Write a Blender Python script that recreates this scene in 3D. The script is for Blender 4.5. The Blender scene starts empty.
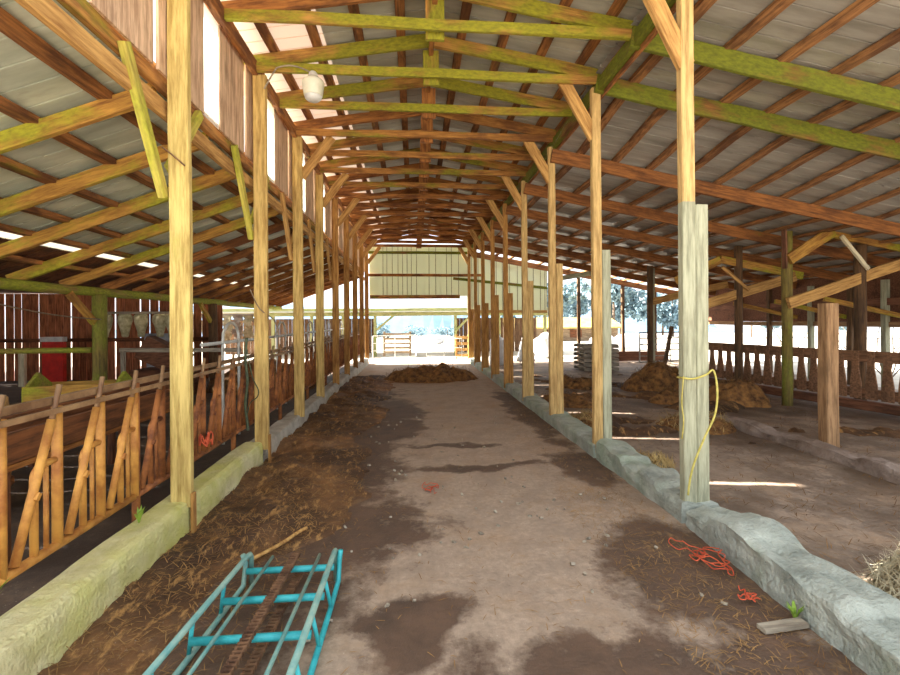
import bpy, bmesh, math, random
from mathutils import Vector, Matrix, noise
random.seed(7)
sc = bpy.context.scene
COL = sc.collection
PI = math.pi

# ---------------------------------------------------------------- helpers
def lin(c):
    return tuple(((v/255.)/12.92 if v/255. <= .04045 else ((v/255.+.055)/1.055)**2.4) for v in c) + (1.,)

def new_mat(name):
    m = bpy.data.materials.new(name); m.use_nodes = True
    nt = m.node_tree
    return m, nt, nt.nodes['Principled BSDF']

def nd(nt, kind, **kw):
    n = nt.nodes.new(kind)
    for k, v in kw.items(): setattr(n, k, v)
    return n

def ramp(nt, src, stops):
    r = nd(nt, 'ShaderNodeValToRGB')
    e = r.color_ramp.elements
    while len(e) < len(stops): e.new(.5)
    for el, (p, c) in zip(e, stops): el.position = p; el.color = c
    nt.links.new(src, r.inputs[0]); return r.outputs[0]

def mixc(nt, fac, a, b):
    m = nd(nt, 'ShaderNodeMix', data_type='RGBA')
    if hasattr(fac, 'is_linked'): nt.links.new(fac, m.inputs[0])
    else: m.inputs[0].default_value = fac
    for s, i in ((a, 6), (b, 7)):
        if hasattr(s, 'is_linked'): nt.links.new(s, m.inputs[i])
        else: m.inputs[i].default_value = s
    return m.outputs[2]

def coords(nt, scale, rnd=True):
    tc = nd(nt, 'ShaderNodeTexCoord'); mp = nd(nt, 'ShaderNodeMapping')
    mp.inputs['Scale'].default_value = scale
    if rnd:
        oi = nd(nt, 'ShaderNodeObjectInfo'); mu = nd(nt, 'ShaderNodeMath', operation='MULTIPLY'); mu.inputs[1].default_value = 61.
        nt.links.new(oi.outputs['Random'], mu.inputs[0])
        ad = nd(nt, 'ShaderNodeVectorMath', operation='ADD')
        nt.links.new(tc.outputs['Object'], ad.inputs[0]); nt.links.new(mu.outputs[0], ad.inputs[1])
        nt.links.new(ad.outputs[0], mp.inputs['Vector'])
    else: nt.links.new(tc.outputs['Object'], mp.inputs['Vector'])
    return mp.outputs[0]

def noi(nt, vec, scale, detail=4., rough=.6):
    n = nd(nt, 'ShaderNodeTexNoise'); n.inputs['Scale'].default_value = scale
    n.inputs['Detail'].default_value = detail; n.inputs['Roughness'].default_value = rough
    nt.links.new(vec, n.inputs['Vector']); return n.outputs['Fac']

def bump(nt, bs, h, strength=.4, dist=.01):
    b = nd(nt, 'ShaderNodeBump'); b.inputs['Strength'].default_value = strength; b.inputs['Distance'].default_value = dist
    nt.links.new(h, b.inputs['Height']); nt.links.new(b.outputs[0], bs.inputs['Normal'])

G = (0, 0, 0, 1); W = (1, 1, 1, 1)
def wood(name, light, dark, moss=0., mosscol=(150, 152, 30), stain=.5, staincol=None, up=False):
    m, nt, bs = new_mat(name)
    v = coords(nt, (14, 14, 1.3) if up else (1.3, 14, 14)); grain = noi(nt, v, 2.2, 6, .65)
    c = ramp(nt, grain, [(.34, lin(tuple(int(q*.9) for q in dark))), (.60, lin(light))])
    v2 = coords(nt, (3, 3, 1.2) if up else (1.2, 3, 3)); blot = noi(nt, v2, 1.6, 5, .6)
    sm = ramp(nt, blot, [(.60-.2*stain, G), (.74-.2*stain, (min(1, stain*1.25),)*3+(1,))])
    sc_ = lin(staincol) if staincol else lin(tuple(int(q*.6) for q in dark))
    c = mixc(nt, sm, c, sc_)
    if moss > 0:
        v3 = coords(nt, (2.5, 2.5, .9) if up else (.9, 2.5, 2.5)); mo = noi(nt, v3, 1.5, 5, .62)
        mm = ramp(nt, mo, [(.72-.5*moss, G), (.86-.5*moss, (.92,)*3+(1,))])
        v4 = coords(nt, (6, 14, 14)); mv = noi(nt, v4, 3, 3)
        mc = ramp(nt, mv, [(.3, lin(tuple(int(q*.72) for q in mosscol))), (.7, lin(mosscol))])
        c = mixc(nt, mm, c, mc)
    nt.links.new(c, bs.inputs['Base Color']); bs.inputs['Roughness'].default_value = .85
    bump(nt, bs, grain, .5, .006)
    return m

def plain(name, a, b=None, scale=8., rough=.7, metal=0., bstr=.25, stretch=(1, 1, 1)):
    m, nt, bs = new_mat(name)
    b = b or tuple(int(q*.75) for q in a)
    v = coords(nt, stretch); n = noi(nt, v, scale, 5, .62)
    c = ramp(nt, n, [(.34, lin(b)), (.64, lin(a))])
    nt.links.new(c, bs.inputs['Base Color']); bs.inputs['Roughness'].default_value = rough; bs.inputs['Metallic'].default_value = metal
    if bstr: bump(nt, bs, n, bstr, .01)
    return m

class MB:
    def __init__(s): s.bm = bmesh.new()
    def hexa(s, ps):
        v = [s.bm.verts.new(p) for p in ps]
        for f in ((0,3,2,1),(4,5,6,7),(0,1,5,4),(1,2,6,5),(2,3,7,6),(3,0,4,7)):
            s.bm.faces.new([v[i] for i in f])
        return s
    def box(s, c, d, rz=0., ry=0., rx=0.):
        M = Matrix.Translation(c) @ Matrix.Rotation(rz,4,'Z') @ Matrix.Rotation(ry,4,'Y') @ Matrix.Rotation(rx,4,'X')
        h = [q/2 for q in d]
        return s.hexa([M @ Vector((x*h[0], y*h[1], z*h[2])) for z in (-1,1) for x, y in ((-1,-1),(1,-1),(1,1),(-1,1))])
    def tube(s, pts, r, n=8, cap=True, r2=None):
        pts = [Vector(p) for p in pts]; rings = []; prev = None
        for i, p in enumerate(pts):
            d = (pts[min(i+1, len(pts)-1)] - pts[max(i-1, 0)]).normalized()
            a = prev - d*prev.dot(d) if prev is not None else d.orthogonal()
            if a.length < 1e-6: a = d.orthogonal()
            a.normalize(); prev = a; b = d.cross(a)
            rr = r if r2 is None else r+(r2-r)*i/(len(pts)-1)
            rings.append([s.bm.verts.new(p + a*math.cos(t*2*PI/n)*rr + b*math.sin(t*2*PI/n)*rr) for t in range(n)])
        for q, w in zip(rings, rings[1:]):
            for t in range(n): s.bm.faces.new((q[t], q[(t+1)%n], w[(t+1)%n], w[t]))
        if cap: s.bm.faces.new(rings[0][::-1]); s.bm.faces.new(rings[-1])
        return s
    def lathe(s, prof, c=(0,0,0), n=20):
        rings = [[s.bm.verts.new((c[0]+r*math.cos(t*2*PI/n), c[1]+r*math.sin(t*2*PI/n), c[2]+z)) for t in range(n)] for r, z in prof]
        for q, w in zip(rings, rings[1:]):
            for t in range(n): s.bm.faces.new((q[t], q[(t+1)%n], w[(t+1)%n], w[t]))
        s.bm.faces.new(rings[0][::-1]); s.bm.faces.new(rings[-1]); return s
    def prism(s, poly, axis, a, b):
        # poly: 2D points in the plane normal to axis
        def P(q, t): return {'x': (t, q[0], q[1]), 'y': (q[0], t, q[1]), 'z': (q[0], q[1], t)}[axis]
        A = [s.bm.verts.new(P(q, a)) for q in poly]; B = [s.bm.verts.new(P(q, b)) for q in poly]
        n = len(poly)
        s.bm.faces.new(A); s.bm.faces.new(B[::-1])
        for i in range(n): s.bm.faces.new((A[i], A[(i+1)%n], B[(i+1)%n], B[i]))
        return s
    def build(s, name, mat, parent=None, origin=None, smooth=False):
        if origin is None: origin = parent_loc(parent) if parent else Vector((0,0,0))
        origin = Vector(origin)
        bmesh.ops.recalc_face_normals(s.bm, faces=s.bm.faces)
        if origin.length: bmesh.ops.translate(s.bm, verts=s.bm.verts, vec=-origin)
        me = bpy.data.meshes.new(name); s.bm.to_mesh(me); s.bm.free()
        if mat: me.materials.append(mat)
        if smooth:
            for p in me.polygons: p.use_smooth = True
        o = bpy.data.objects.new(name, me); COL.objects.link(o)
        WL[o.name] = origin
        if parent: o.parent = parent; o.location = origin - parent_loc(parent)
        else: o.location = origin
        return o
WL = {}
def parent_loc(o): return WL.get(o.name, Vector((0,0,0)))

def tag(o, label=None, cat=None, group=None, kind=None):
    for k, v in (('label', label), ('category', cat), ('group', group), ('kind', kind)):
        if v: o[k] = v
    return o
def thing(name, label, cat, loc=(0,0,0), group=None):
    o = bpy.data.objects.new(name, None); COL.objects.link(o); o.location = loc; o.empty_display_size = .1
    WL[o.name] = Vector(loc)
    return tag(o, label, cat, group)
def base_origin(o):
    return o

def beam(name, A, B, w, h, mat, parent=None, jit=.004, seg=None, round_=0, taper=1.):
    """timber from A to B; w across (X for uprights), h the other way; own local axes so the grain follows it"""
    A = Vector(A); B = Vector(B); L = (B-A).length; x = (B-A).normalized()
    if abs(x.z) > .93:
        y = Vector((1,0,0)); y = (y - x*y.dot(x)).normalized()
    else: y = Vector((0,0,1)).cross(x).normalized()
    z = x.cross(y)
    seg = seg or max(2, int(L/.6)); bm = bmesh.new(); rings = []
    c = .1*min(w, h); sd = random.random()*90
    for i in range(seg+1):
        t = i/seg; px = L*t
        oy = jit*2*noise.noise((sd, px*.8, 0)); oz = jit*2*noise.noise((sd, 0, px*.8))
        k = 1+(taper-1)*t
        if round_:
            ring = []
            for q in range(round_):
                a = q*2*PI/round_
                rr = 1+.06*noise.noise((px*1.1+sd, math.cos(a)*1.3, math.sin(a)*1.3))
                ring.append((w/2*k*math.cos(a)*rr+oy, h/2*k*math.sin(a)*rr+oz))
        else:
            a, b = w/2*k, h/2*k
            ring = [(-a+c,-b),(a-c,-b),(a,-b+c),(a,b-c),(a-c,b),(-a+c,b),(-a,b-c),(-a,-b+c)]
            ring = [(p+oy+random.uniform(-jit,jit)*.4, q+oz+random.uniform(-jit,jit)*.4) for p, q in ring]
        rings.append([bm.verts.new((px, p, q)) for p, q in ring])
    n = len(rings[0])
    for q, r in zip(rings, rings[1:]):
        for t in range(n): bm.faces.new((q[t], r[t], r[(t+1)%n], q[(t+1)%n]))
    bm.faces.new(rings[0]); bm.faces.new(rings[-1][::-1])
    bmesh.ops.recalc_face_normals(bm, faces=bm.faces)
    me = bpy.data.meshes.new(name); bm.to_mesh(me); bm.free(); me.materials.append(mat)
    if round_:
        for p in me.polygons: p.use_smooth = True
    o = bpy.data.objects.new(name, me); COL.objects.link(o)
    R = Matrix((x, y, z)).transposed().to_4x4()
    pl = parent_loc(parent) if parent else Vector((0,0,0))
    o.matrix_basis = Matrix.Translation(A-pl) @ R
    if parent: o.parent = parent
    WL[o.name] = A
    return o

ORD = 'zeroth first second third fourth fifth sixth seventh eighth ninth tenth eleventh twelfth thirteenth fourteenth fifteenth sixteenth seventeenth eighteenth nineteenth twentieth'.split()

# ---------------------------------------------------------------- materials
MOSS = (158, 158, 34)
M = {}
M['post_pale'] = wood('post_pale', (216, 192, 118), (176, 146, 76), .22, (186, 182, 88), .25, (150, 118, 66))
M['post_tan'] = wood('post_tan', (216, 184, 112), (172, 134, 70), .05, (180, 170, 80), .3, (130, 92, 46))
M['post_brown'] = wood('post_brown', (196, 146, 78), (150, 102, 46), 0, MOSS, .4, (110, 66, 30))
M['post_grey'] = wood('post_grey', (182, 182, 154), (148, 148, 122), .15, (150, 166, 130), .25, (130, 118, 92))
M['post_right'] = wood('post_right', (214, 180, 118), (176, 138, 82), 0, MOSS, .3, (140, 100, 56))
M['truss_moss'] = wood('truss_moss', (190, 142, 70), (132, 86, 40), .66, MOSS, .5, (92, 50, 24))
M['truss_mid'] = wood('truss_mid', (184, 130, 64), (128, 80, 36), .44, (148, 144, 34), .55, (90, 48, 24))
M['truss_brown'] = wood('truss_brown', (178, 118, 58), (120, 70, 32), .16, (140, 132, 36), .6, (84, 44, 22))
M['purlin'] = wood('purlin', (166, 110, 58), (106, 64, 32), .26, (134, 136, 30), .6, (72, 38, 20))
M['purlin_right'] = wood('purlin_right', (172, 122, 74), (112, 72, 40), .12, (128, 132, 36), .55, (70, 38, 22))
M['raft_left'] = wood('raft_left', (196, 148, 66), (140, 92, 40), .48, (176, 174, 44), .45, (104, 58, 26))
M['raft_right'] = wood('raft_right', (140, 98, 48), (96, 62, 30), .80, (116, 126, 20), .4, (80, 46, 22))
M['raft_right_b'] = wood('raft_right_b', (156, 100, 50), (108, 64, 30), .14, (120, 124, 30), .5, (78, 42, 20))
M['moss_beam'] = wood('moss_beam', (160, 130, 70), (110, 80, 40), .74, (160, 166, 44), .3)
M['brace_tan'] = wood('brace_tan', (206, 162, 96), (162, 112, 56), .08, MOSS, .3, (128, 84, 40))
M['brace_moss'] = wood('brace_moss', (206, 190, 90), (160, 140, 60), .6, (190, 190, 60), .2)
M['pole_dark'] = wood('pole_dark', (112, 82, 52), (72, 50, 32), .2, (96, 100, 44), .4)
M['pole_moss'] = wood('pole_moss', (136, 118, 56), (96, 80, 40), .52, (138, 142, 46), .3)
M['short_post'] = wood('short_post', (176, 138, 98), (136, 100, 66), .05, MOSS, .3)
M['plank_dark'] = wood('plank_dark', (122, 74, 44), (76, 42, 24), .04, MOSS, .5)
M['plank_red'] = wood('plank_red', (134, 88, 62), (96, 58, 38), 0, MOSS, .4)
M['plank_pinkish'] = wood('plank_pinkish', (222, 190, 158), (180, 142, 110), 0, MOSS, .3, None, True)
M['plank_wall'] = wood('plank_wall', (186, 114, 74), (126, 72, 44), .04, MOSS, .4, None, True)
M['fence_board'] = wood('fence_board', (156, 114, 82), (112, 78, 54), .05, MOSS, .4)
M['board_grey'] = wood('board_grey', (176, 164, 144), (130, 116, 100), 0, MOSS, .3)
M['wood_cream'] = wood('wood_cream', (232, 222, 190), (206, 192, 156), .05, MOSS, .1)
M['siding'] = wood('siding', (206, 208, 176), (178, 184, 148), .16, (176, 186, 120), .2, (150, 146, 110))
M['shed_green'] = wood('shed_green', (158, 156, 106), (124, 120, 74), .4, (134, 146, 74), .2)
M['shed_wood'] = wood('shed_wood', (150, 130, 106), (108, 88, 66), 0, MOSS, .4)
M['shed_wall'] = wood('shed_wall', (130, 96, 68), (84, 58, 40), 0, MOSS, .4, None, True)
M['rust_wood'] = wood('rust_wood', (136, 84, 46), (90, 54, 30), .1, MOSS, .5)
M['orange_steel'] = plain('orange_steel', (214, 158, 76), (160, 100, 46), 7, .6, .1, .3)
M['rust_steel'] = plain('rust_steel', (172, 108, 56), (104, 58, 34), 8, .75, .1, .4)
M['rail_steel'] = plain('rail_steel', (160, 128, 92), (110, 78, 52), 6, .6, .1, .3)
M['pipe_white'] = plain('pipe_white', (222, 222, 216), (184, 182, 172), 6, .5, 0, .1)
M['pipe_grey'] = plain('pipe_grey', (170, 168, 160), (120, 116, 108), 9, .5, .3, .1)
M['teal'] = plain('teal', (66, 190, 196), (40, 150, 158), 9, .5, 0, .2)
M['teal_worn'] = plain('teal_worn', (150, 176, 160), (96, 150, 146), 9, .6, 0, .3)
M['chain'] = plain('chain', (150, 112, 82), (84, 58, 44), 14, .7, .3, .4)
M['straw'] = plain('straw', (206, 180, 120), (140, 106, 60), 3, .9, 0, 0)
M['straw_mid'] = plain('straw_mid', (178, 138, 84), (112, 78, 44), 3, .9, 0, 0)
M['straw_dark'] = plain('straw_dark', (150, 112, 66), (86, 58, 34), 3, .9, 0, 0)
M['straw_pale'] = plain('straw_pale', (214, 206, 178), (162, 146, 112), 3, .9, 0, 0)
M['hay'] = plain('hay', (156, 110, 58), (76, 48, 26), 9, .95, 0, .9)
M['hay_pale'] = plain('hay_pale', (172, 158, 126), (110, 94, 66), 11, .95, 0, .9)
M['twine'] = plain('twine', (226, 104, 66), (180, 70, 44), 9, .8, 0, 0)
M['rope'] = plain('rope', (214, 200, 110), (170, 156, 70), 20, .8, 0, .2)
M['wire_green'] = plain('wire_green', (84, 94, 66), (54, 64, 46), 20, .7, 0, 0)
M['wire'] = plain('wire', (150, 128, 104), (110, 90, 70), 20, .6, .2, 0)
M['red'] = plain('red', (214, 40, 26), (170, 28, 18), 5, .6, 0, .1)
M['white'] = plain('white', (226, 226, 224), (196, 196, 196), 5, .5, 0, .05)
M['lamp_glass'] = plain('lamp_glass', (236, 234, 216), (214, 212, 190), 5, .25, 0, 0)
M['sack'] = plain('sack', (204, 196, 160), (150, 144, 108), 10, .9, 0, .6)
M['tin'] = plain('tin', (172, 176, 182), (132, 134, 140), 4, .5, .3, .1)
M['leaf'] = plain('leaf', (140, 170, 60), (90, 120, 40), 8, .7, 0, 0)
M['foliage'] = plain('foliage', (128, 152, 162), (98, 124, 134), 2, .9, 0, 0)  # blue-grey leaf colour stands in for haze over the distant trees
M['bark'] = plain('bark', (130, 112, 96), (90, 76, 64), 6, .9, 0, .5)
M['tan_roof'] = plain('tan_roof', (190, 166, 96), (150, 126, 68), 3, .8, 0, .1)
M['hill'] = plain('hill', (92, 120, 146), (74, 100, 120), .06, .9, 0, 0)  # bluish haze of distance put into the hillside colour
M['tyre'] = plain('tyre', (60, 58, 58), (40, 38, 38), 6, .9, 0, .2)

# galvanised sheet
def sheet(name, a, b, rust):
    m, nt, bs = new_mat(name)
    v = coords(nt, (1.0, 5, 1), False); n = noi(nt, v, 1.2, 5, .6)
    c = ramp(nt, n, [(.3, lin(b)), (.68, lin(a))])
    v2 = coords(nt, (.6, 2.2, 1), False); r = noi(nt, v2, 2., 6, .7)
    rm = ramp(nt, r, [(.60, G), (.74, (rust,)*3+(1,))])
    c = mixc(nt, rm, c, lin((112, 72, 52)))
    nt.links.new(c, bs.inputs['Base Color']); bs.inputs['Metallic'].default_value = .15; bs.inputs['Roughness'].default_value = .5
    return m
M['sheet'] = sheet('sheet', (200, 200, 190), (158, 157, 147), .5)
M['sheet_right'] = sheet('sheet_right', (176, 172, 164), (136, 132, 124), .5)
M['sheet_left'] = sheet('sheet_left', (216, 222, 206), (172, 180, 164), .35)
# translucent fibreglass
def fibre(name, col, tr=.3):
    m, nt, bs = new_mat(name); out = nt.nodes['Material Output']
    t = nd(nt, 'ShaderNodeBsdfTranslucent'); t.inputs[0].default_value = lin(col)
    d = nd(nt, 'ShaderNodeBsdfDiffuse'); d.inputs[0].default_value = lin(col)
    mx = nd(nt, 'ShaderNodeMixShader'); mx.inputs[0].default_value = tr
    nt.links.new(d.outputs[0], mx.inputs[1]); nt.links.new(t.outputs[0], mx.inputs[2]); nt.links.new(mx.outputs[0], out.inputs[0])
    return m
M['fibre_bright'] = fibre('fibreglass_bright', (244, 244, 240), .6)
M['fibre'] = fibre('fibreglass_sheet', (214, 190, 170), .10)
M['fibre_green'] = fibre('fibreglass_green', (222, 224, 200), .32)
M['fibre_white'] = fibre('fibreglass_white', (238, 234, 214), .13)

# concrete
def concrete(name, a, b, moss, mcol):
    m, nt, bs = new_mat(name)
    v = coords(nt, (1, 1, 1), False); n = noi(nt, v, 5, 8, .68); big = noi(nt, v, 1.1, 4, .6)
    c = ramp(nt, n, [(.3, lin(b)), (.66, lin(a))])
    mm = ramp(nt, big, [(.62-.4*moss, G), (.84-.4*moss, (.85,)*3+(1,))])
    c = mixc(nt, mm, c, lin(mcol))
    fine = noi(nt, v, 40, 4, .6)
    nt.links.new(c, bs.inputs['Base Color']); bs.inputs['Roughness'].default_value = .9
    hh = nd(nt, 'ShaderNodeMath', operation='ADD'); nt.links.new(fine, hh.inputs[0]); nt.links.new(n, hh.inputs[1])
    bump(nt, bs, hh.outputs[0], .9, .02); return m
M['kerb_left'] = concrete('kerb_left', (236, 228, 180), (192, 184, 130), .5, (206, 206, 92))
M['kerb_left_far'] = concrete('kerb_left_far', (206, 200, 186), (160, 152, 136), .1, (170, 170, 120))
M['kerb_right'] = concrete('kerb_right', (192, 196, 184), (134, 140, 130), .35, (146, 164, 132))
M['kerb_old'] = concrete('kerb_old', (176, 158, 146), (120, 100, 86), .2, (120, 96, 74))

# earth floors
def earth(name, dry, wet, hay, wetbias, haybias=0., stains=False):
    m, nt, bs = new_mat(name)
    v = coords(nt, (1, 1, 1), False)
    fine = noi(nt, v, 22, 8, .7); mid = noi(nt, v, 3.2, 7, .66); big = noi(nt, v, .75, 5, .62)
    cdry = ramp(nt, fine, [(.32, lin(tuple(int(q*.84) for q in dry))), (.66, lin(dry))])
    pebbles = noi(nt, v, 60, 3, .5)
    cdry = mixc(nt, ramp(nt, pebbles, [(.66, G), (.72, (.6,)*3+(1,))]), cdry, lin((206, 192, 170)))
    cdry = mixc(nt, ramp(nt, mid, [(.44, G), (.62, (.6,)*3+(1,))]), cdry, lin(tuple(int(q*.80) for q in dry)))
    warm = noi(nt, v, 1.7, 6, .7)
    cdry = mixc(nt, ramp(nt, warm, [(.50, G), (.66, (.45,)*3+(1,))]), cdry, lin((168, 136, 104)))
    cwet = ramp(nt, mid, [(.34, lin(tuple(int(q*.7) for q in wet))), (.64, lin(wet))])
    # wetness field: noise plus (optionally) distance from the trodden middle of the aisle
    f = nd(nt, 'ShaderNodeMath', operation='ADD'); nt.links.new(big, f.inputs[0])
    g2 = nd(nt, 'ShaderNodeMath', operation='MULTIPLY'); nt.links.new(mid, g2.inputs[0]); g2.inputs[1].default_value = .45
    nt.links.new(g2.outputs[0], f.inputs[1]); field = f.outputs[0]
    hs = None
    if stains:
        at = nd(nt, 'ShaderNodeVertexColor'); at.layer_name = 'stains'; sp = nd(nt, 'ShaderNodeSeparateColor'); nt.links.new(at.outputs[0], sp.inputs[0])
        def madd(src, k, add):
            q = nd(nt, 'ShaderNodeMath', operation='MULTIPLY_ADD'); nt.links.new(src, q.inputs[0]); q.inputs[1].default_value = k
            if hasattr(add, 'is_linked'): nt.links.new(add, q.inputs[2])
            else: q.inputs[2].default_value = add
            return q.outputs[0]
        field = madd(sp.outputs[0], .55, madd(fine, .45, madd(mid, 1.0, madd(big, .7, -.65))))
        hs = sp.outputs[1]
    if stains: wetbias = .11
    wm = ramp(nt, field, [(.5+wetbias, G), (.56+wetbias, (.35,)*3+(1,)), (.72+wetbias, (.95,)*3+(1,))])
    c = mixc(nt, wm, cdry, cwet)
    v5 = coords(nt, (3, 1.2, 1), False); hn = noi(nt, v5, 5, 6, .7)
    hf_ = hn
    if hs:
        q = nd(nt, 'ShaderNodeMath', operation='MULTIPLY_ADD'); nt.links.new(hs, q.inputs[0]); q.inputs[1].default_value = .15; nt.links.new(hn, q.inputs[2]); hf_ = q.outputs[0]
    c = mixc(nt, ramp(nt, hf_, [(.66-haybias, G), (.76-haybias, (.75,)*3+(1,))]), c, lin(hay))
    nt.links.new(c, bs.inputs['Base Color'])
    rr = ramp(nt, wm, [(0., (.9,)*3+(1,)), (1., (.72,)*3+(1,))]); nt.links.new(rr, bs.inputs['Roughness'])
    h = nd(nt, 'ShaderNodeMath', operation='ADD'); nt.links.new(fine, h.inputs[0]); nt.links.new(mid, h.inputs[1])
    bump(nt, bs, h.outputs[0], .6, .02); return m
M['dirt_aisle'] = earth('dirt_aisle', (186, 162, 140), (104, 78, 60), (150, 118, 80), .46, -.05, True)
M['dirt_right'] = earth('dirt_right', (174, 152, 132), (112, 91, 73), (156, 118, 78), .13, .04)
M['dirt_left'] = earth('dirt_left', (110, 92, 78), (70, 54, 44), (112, 84, 54), .05, 0.)
M['dirt_bank'] = earth('dirt_bank', (152, 106, 62), (74, 50, 32), (192, 146, 86), .08, .11)
M['gravel'] = plain('gravel', (196, 188, 174), (166, 156, 142), .8, .9, 0, .2)

# ---------------------------------------------------------------- layout numbers
PY = [3.45+1.68*(n-1) for n in range(0, 10)]      # post lines, n = 0..9
XL, XR = -1.70, 2.09
BACK = PY[9]
def sag(Y):
    t = min(1, max(0, (Y-4.9)/2.2)); return -.24*t*t*(3-2*t)
def z_main(X): return 4.75-.165*abs(X-.22)
def z_right(X, Y): return 4.32-.186*(X-2.15)+sag(Y)
def z_left(X): return 3.27-.37*(abs(X)-1.85)

# ---------------------------------------------------------------- ground
def ground(name, x0, x1, y0, y1, st, mat, hf, label=None):
    bm = bmesh.new(); nx = int((x1-x0)/st)+1; ny = int((y1-y0)/st)+1
    V = [[bm.verts.new((x0+(x1-x0)*i/nx, y0+(y1-y0)*j/ny, 0)) for i in range(nx+1)] for j in range(ny+1)]
    for row in V:
        for v in row: v.co.z = hf(v.co.x, v.co.y)
    for j in range(ny):
        for i in range(nx): bm.faces.new((V[j][i], V[j][i+1], V[j+1][i+1], V[j+1][i]))
    me = bpy.data.meshes.new(name); bm.to_mesh(me); bm.free(); me.materials.append(mat)
    for p in me.polygons: p.use_smooth = True
    o = bpy.data.objects.new(name, me); COL.objects.link(o); o['kind'] = 'structure'
    return o
def fbm(x, y, s): return noise.noise((x*s, y*s, 3.1))+.5*noise.noise((x*s*2.1, y*s*2.1, 7.7))+.25*noise.noise((x*s*4.3, y*s*4.3, 1.7))
def h_aisle(x, y):
    h = .006*fbm(x, y, 2.)
    return h
def h_side(x, y): return .02*fbm(x, y, 1.1)-.01
fo = ground('floor', -1.75, 2.3, -1.5, 17.6, .05, M['dirt_aisle'], h_aisle)
ST = [(-.45, 3.55, .62, .55), (.0, 2.42, .34, .22), (1.75, 2.7, .55, .75), (1.2, 1.9, 1.2, .35), (.8, 4.9, .7, .10), (.45, 5.75, .6, .10), (1.85, 4.85, .35, .55), (-.3, 7.4, .45, 1.8), (-1.0, 3.2, .7, 1.6), (-.9, 5.5, .75, 3.), (1.9, 8, .25, 2.5), (-1.2, 9.5, .8, 3.)]
ca = fo.data.color_attributes.new('stains', 'FLOAT_COLOR', 'POINT')
for i, v in enumerate(fo.data.vertices):
    x, y = v.co.x, v.co.y; x2 = x+.14*fbm(x, y, 1.7)+.06*fbm(x, y, 6.); y2 = y+.2*fbm(x+9, y, 1.5)+.07*fbm(x+5, y, 6.); wv = 0.
    for cx, cy, rx, ry in ST:
        d = math.sqrt(((x2-cx)/rx)**2+((y2-cy)/ry)**2); wv = max(wv, min(1., max(0., (1.45-d)/.9)))
    hv = min(1., max(0., (x-1.45+.2*fbm(x, y, 1.))/.35))
    ca.data[i].color = (wv, hv, 0, 1)
ground('floor_right', 2.2, 10.8, -1.5, 17.6, .14, M['dirt_right'], h_side)
ground('floor_left', -13.5, -1.7, -1.5, 17.6, .2, M['dirt_left'], lambda x, y: .03*fbm(x, y, .9)-.02)
o = ground('floor_outside', -90, 110, -60, 190, 5., M['gravel'], lambda x, y: -.06 - (max(0, y-40)*.03 if y > 40 else 0))

# manure and straw bank along the left kerb
def bank_h(x, y):
    k = min(1., max(0., (y-2.85)/.7)); e0 = -1.22+.1*fbm(0, y, 1.1)
    edge = e0*(1-k)+k*(-.55+.38*fbm(0, y, .55)+.12*fbm(x, y, 2))
    t = (edge-x)/.5
    if t <= 0: return -.03
    t = min(1, t)
    return .012+.075*t*(.75+.9*fbm(x, y, 2.6))+.035*abs(fbm(x, y, 7))*t
bk = ground('manure_bank', -1.68, .4, 1.0, 12.6, .045, M['dirt_bank'], bank_h)
del bk['kind']; tag(bk, 'brown bank of trodden manure and hay along the left kerb', 'manure', kind='stuff')

# ---------------------------------------------------------------- kerbs
def lumpy(name, x0, x1, y0, y1, z1, mat, amp, seed, label, st=.08, topvar=0., skew=0.):
    bm = bmesh.new(); n = int((y1-y0)/st)+1; rings = []
    prof = []
    k = 5
    for i in range(k+1): prof.append((x0, z1*i/k))
    for i in range(1, k+1): prof.append((x0+(x1-x0)*i/k, z1))
    for i in range(1, k+1): prof.append((x1, z1*(1-i/k)))
    for j in range(n+1):
        y = y0+(y1-y0)*j/n; ring = []; sk = skew*(y-y1)
        tv = topvar*noise.noise((seed, y*1.6, 0))+topvar*.7*noise.noise((seed, y*4, 5))
        q = math.floor(y*2.9+seed); fr_ = y*2.9+seed-q; st_ = min(1., max(0., (fr_-.8)/.2))
        tv += topvar*((1-st_)*noise.cell((q+.5, seed, 0))+st_*noise.cell((q+1.5, seed, 0)))-topvar*.4
        for x, z in prof:
            nx = .35*amp*fbm(y*5+seed, z*9+x*9, 1.)+.2*amp*noise.noise((y*23, z*23, x*23))+.8*amp*fbm(y*1.3+seed, z*4+x*3, 1.7); nz = amp*fbm(y*1.2-seed, x*4, 2.3)
            zz = z*(1+tv/z1) if z > 0 else -.05
            if z == 0 or z == z1: pass
            corner = .012 if (z == z1 and x in (x0, x1)) else 0
            ring.append(bm.verts.new((x+sk+nx+(corner if x == x0 else -corner if x == x1 else 0), y, zz+(nz if z > 0 else 0)-corner)))
        rings.append(ring)
    for q, r in zip(rings, rings[1:]):
        for t in range(len(q)-1): bm.faces.new((q[t], q[t+1], r[t+1], r[t]))
    bm.faces.new(rings[0]); bm.faces.new(rings[-1][::-1])
    bmesh.ops.recalc_face_normals(bm, faces=bm.faces)
    me = bpy.data.meshes.new(name); bm.to_mesh(me); bm.free(); me.materials.append(mat)
    o = bpy.data.objects.new(name, me); COL.objects.link(o)
    return tag(o, label, 'kerb')
lumpy('concrete_kerb', -1.86, -1.625, .4, 3.62, .30, M['kerb_left'], .006, 1, 'mossy yellow green concrete kerb beside the headlocks, nearest length on the left')
lumpy('concrete_kerb', -1.86, -1.64, 3.62, 5.1, .29, M['kerb_left'], .010, 2, 'second length of the left concrete kerb, between the first two posts')
lumpy('concrete_kerb', -1.86, -1.65, 5.1, 17.0, .23, M['kerb_left_far'], .014, 3, 'long pale far length of the left concrete kerb running to the back gate', .12)
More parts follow.
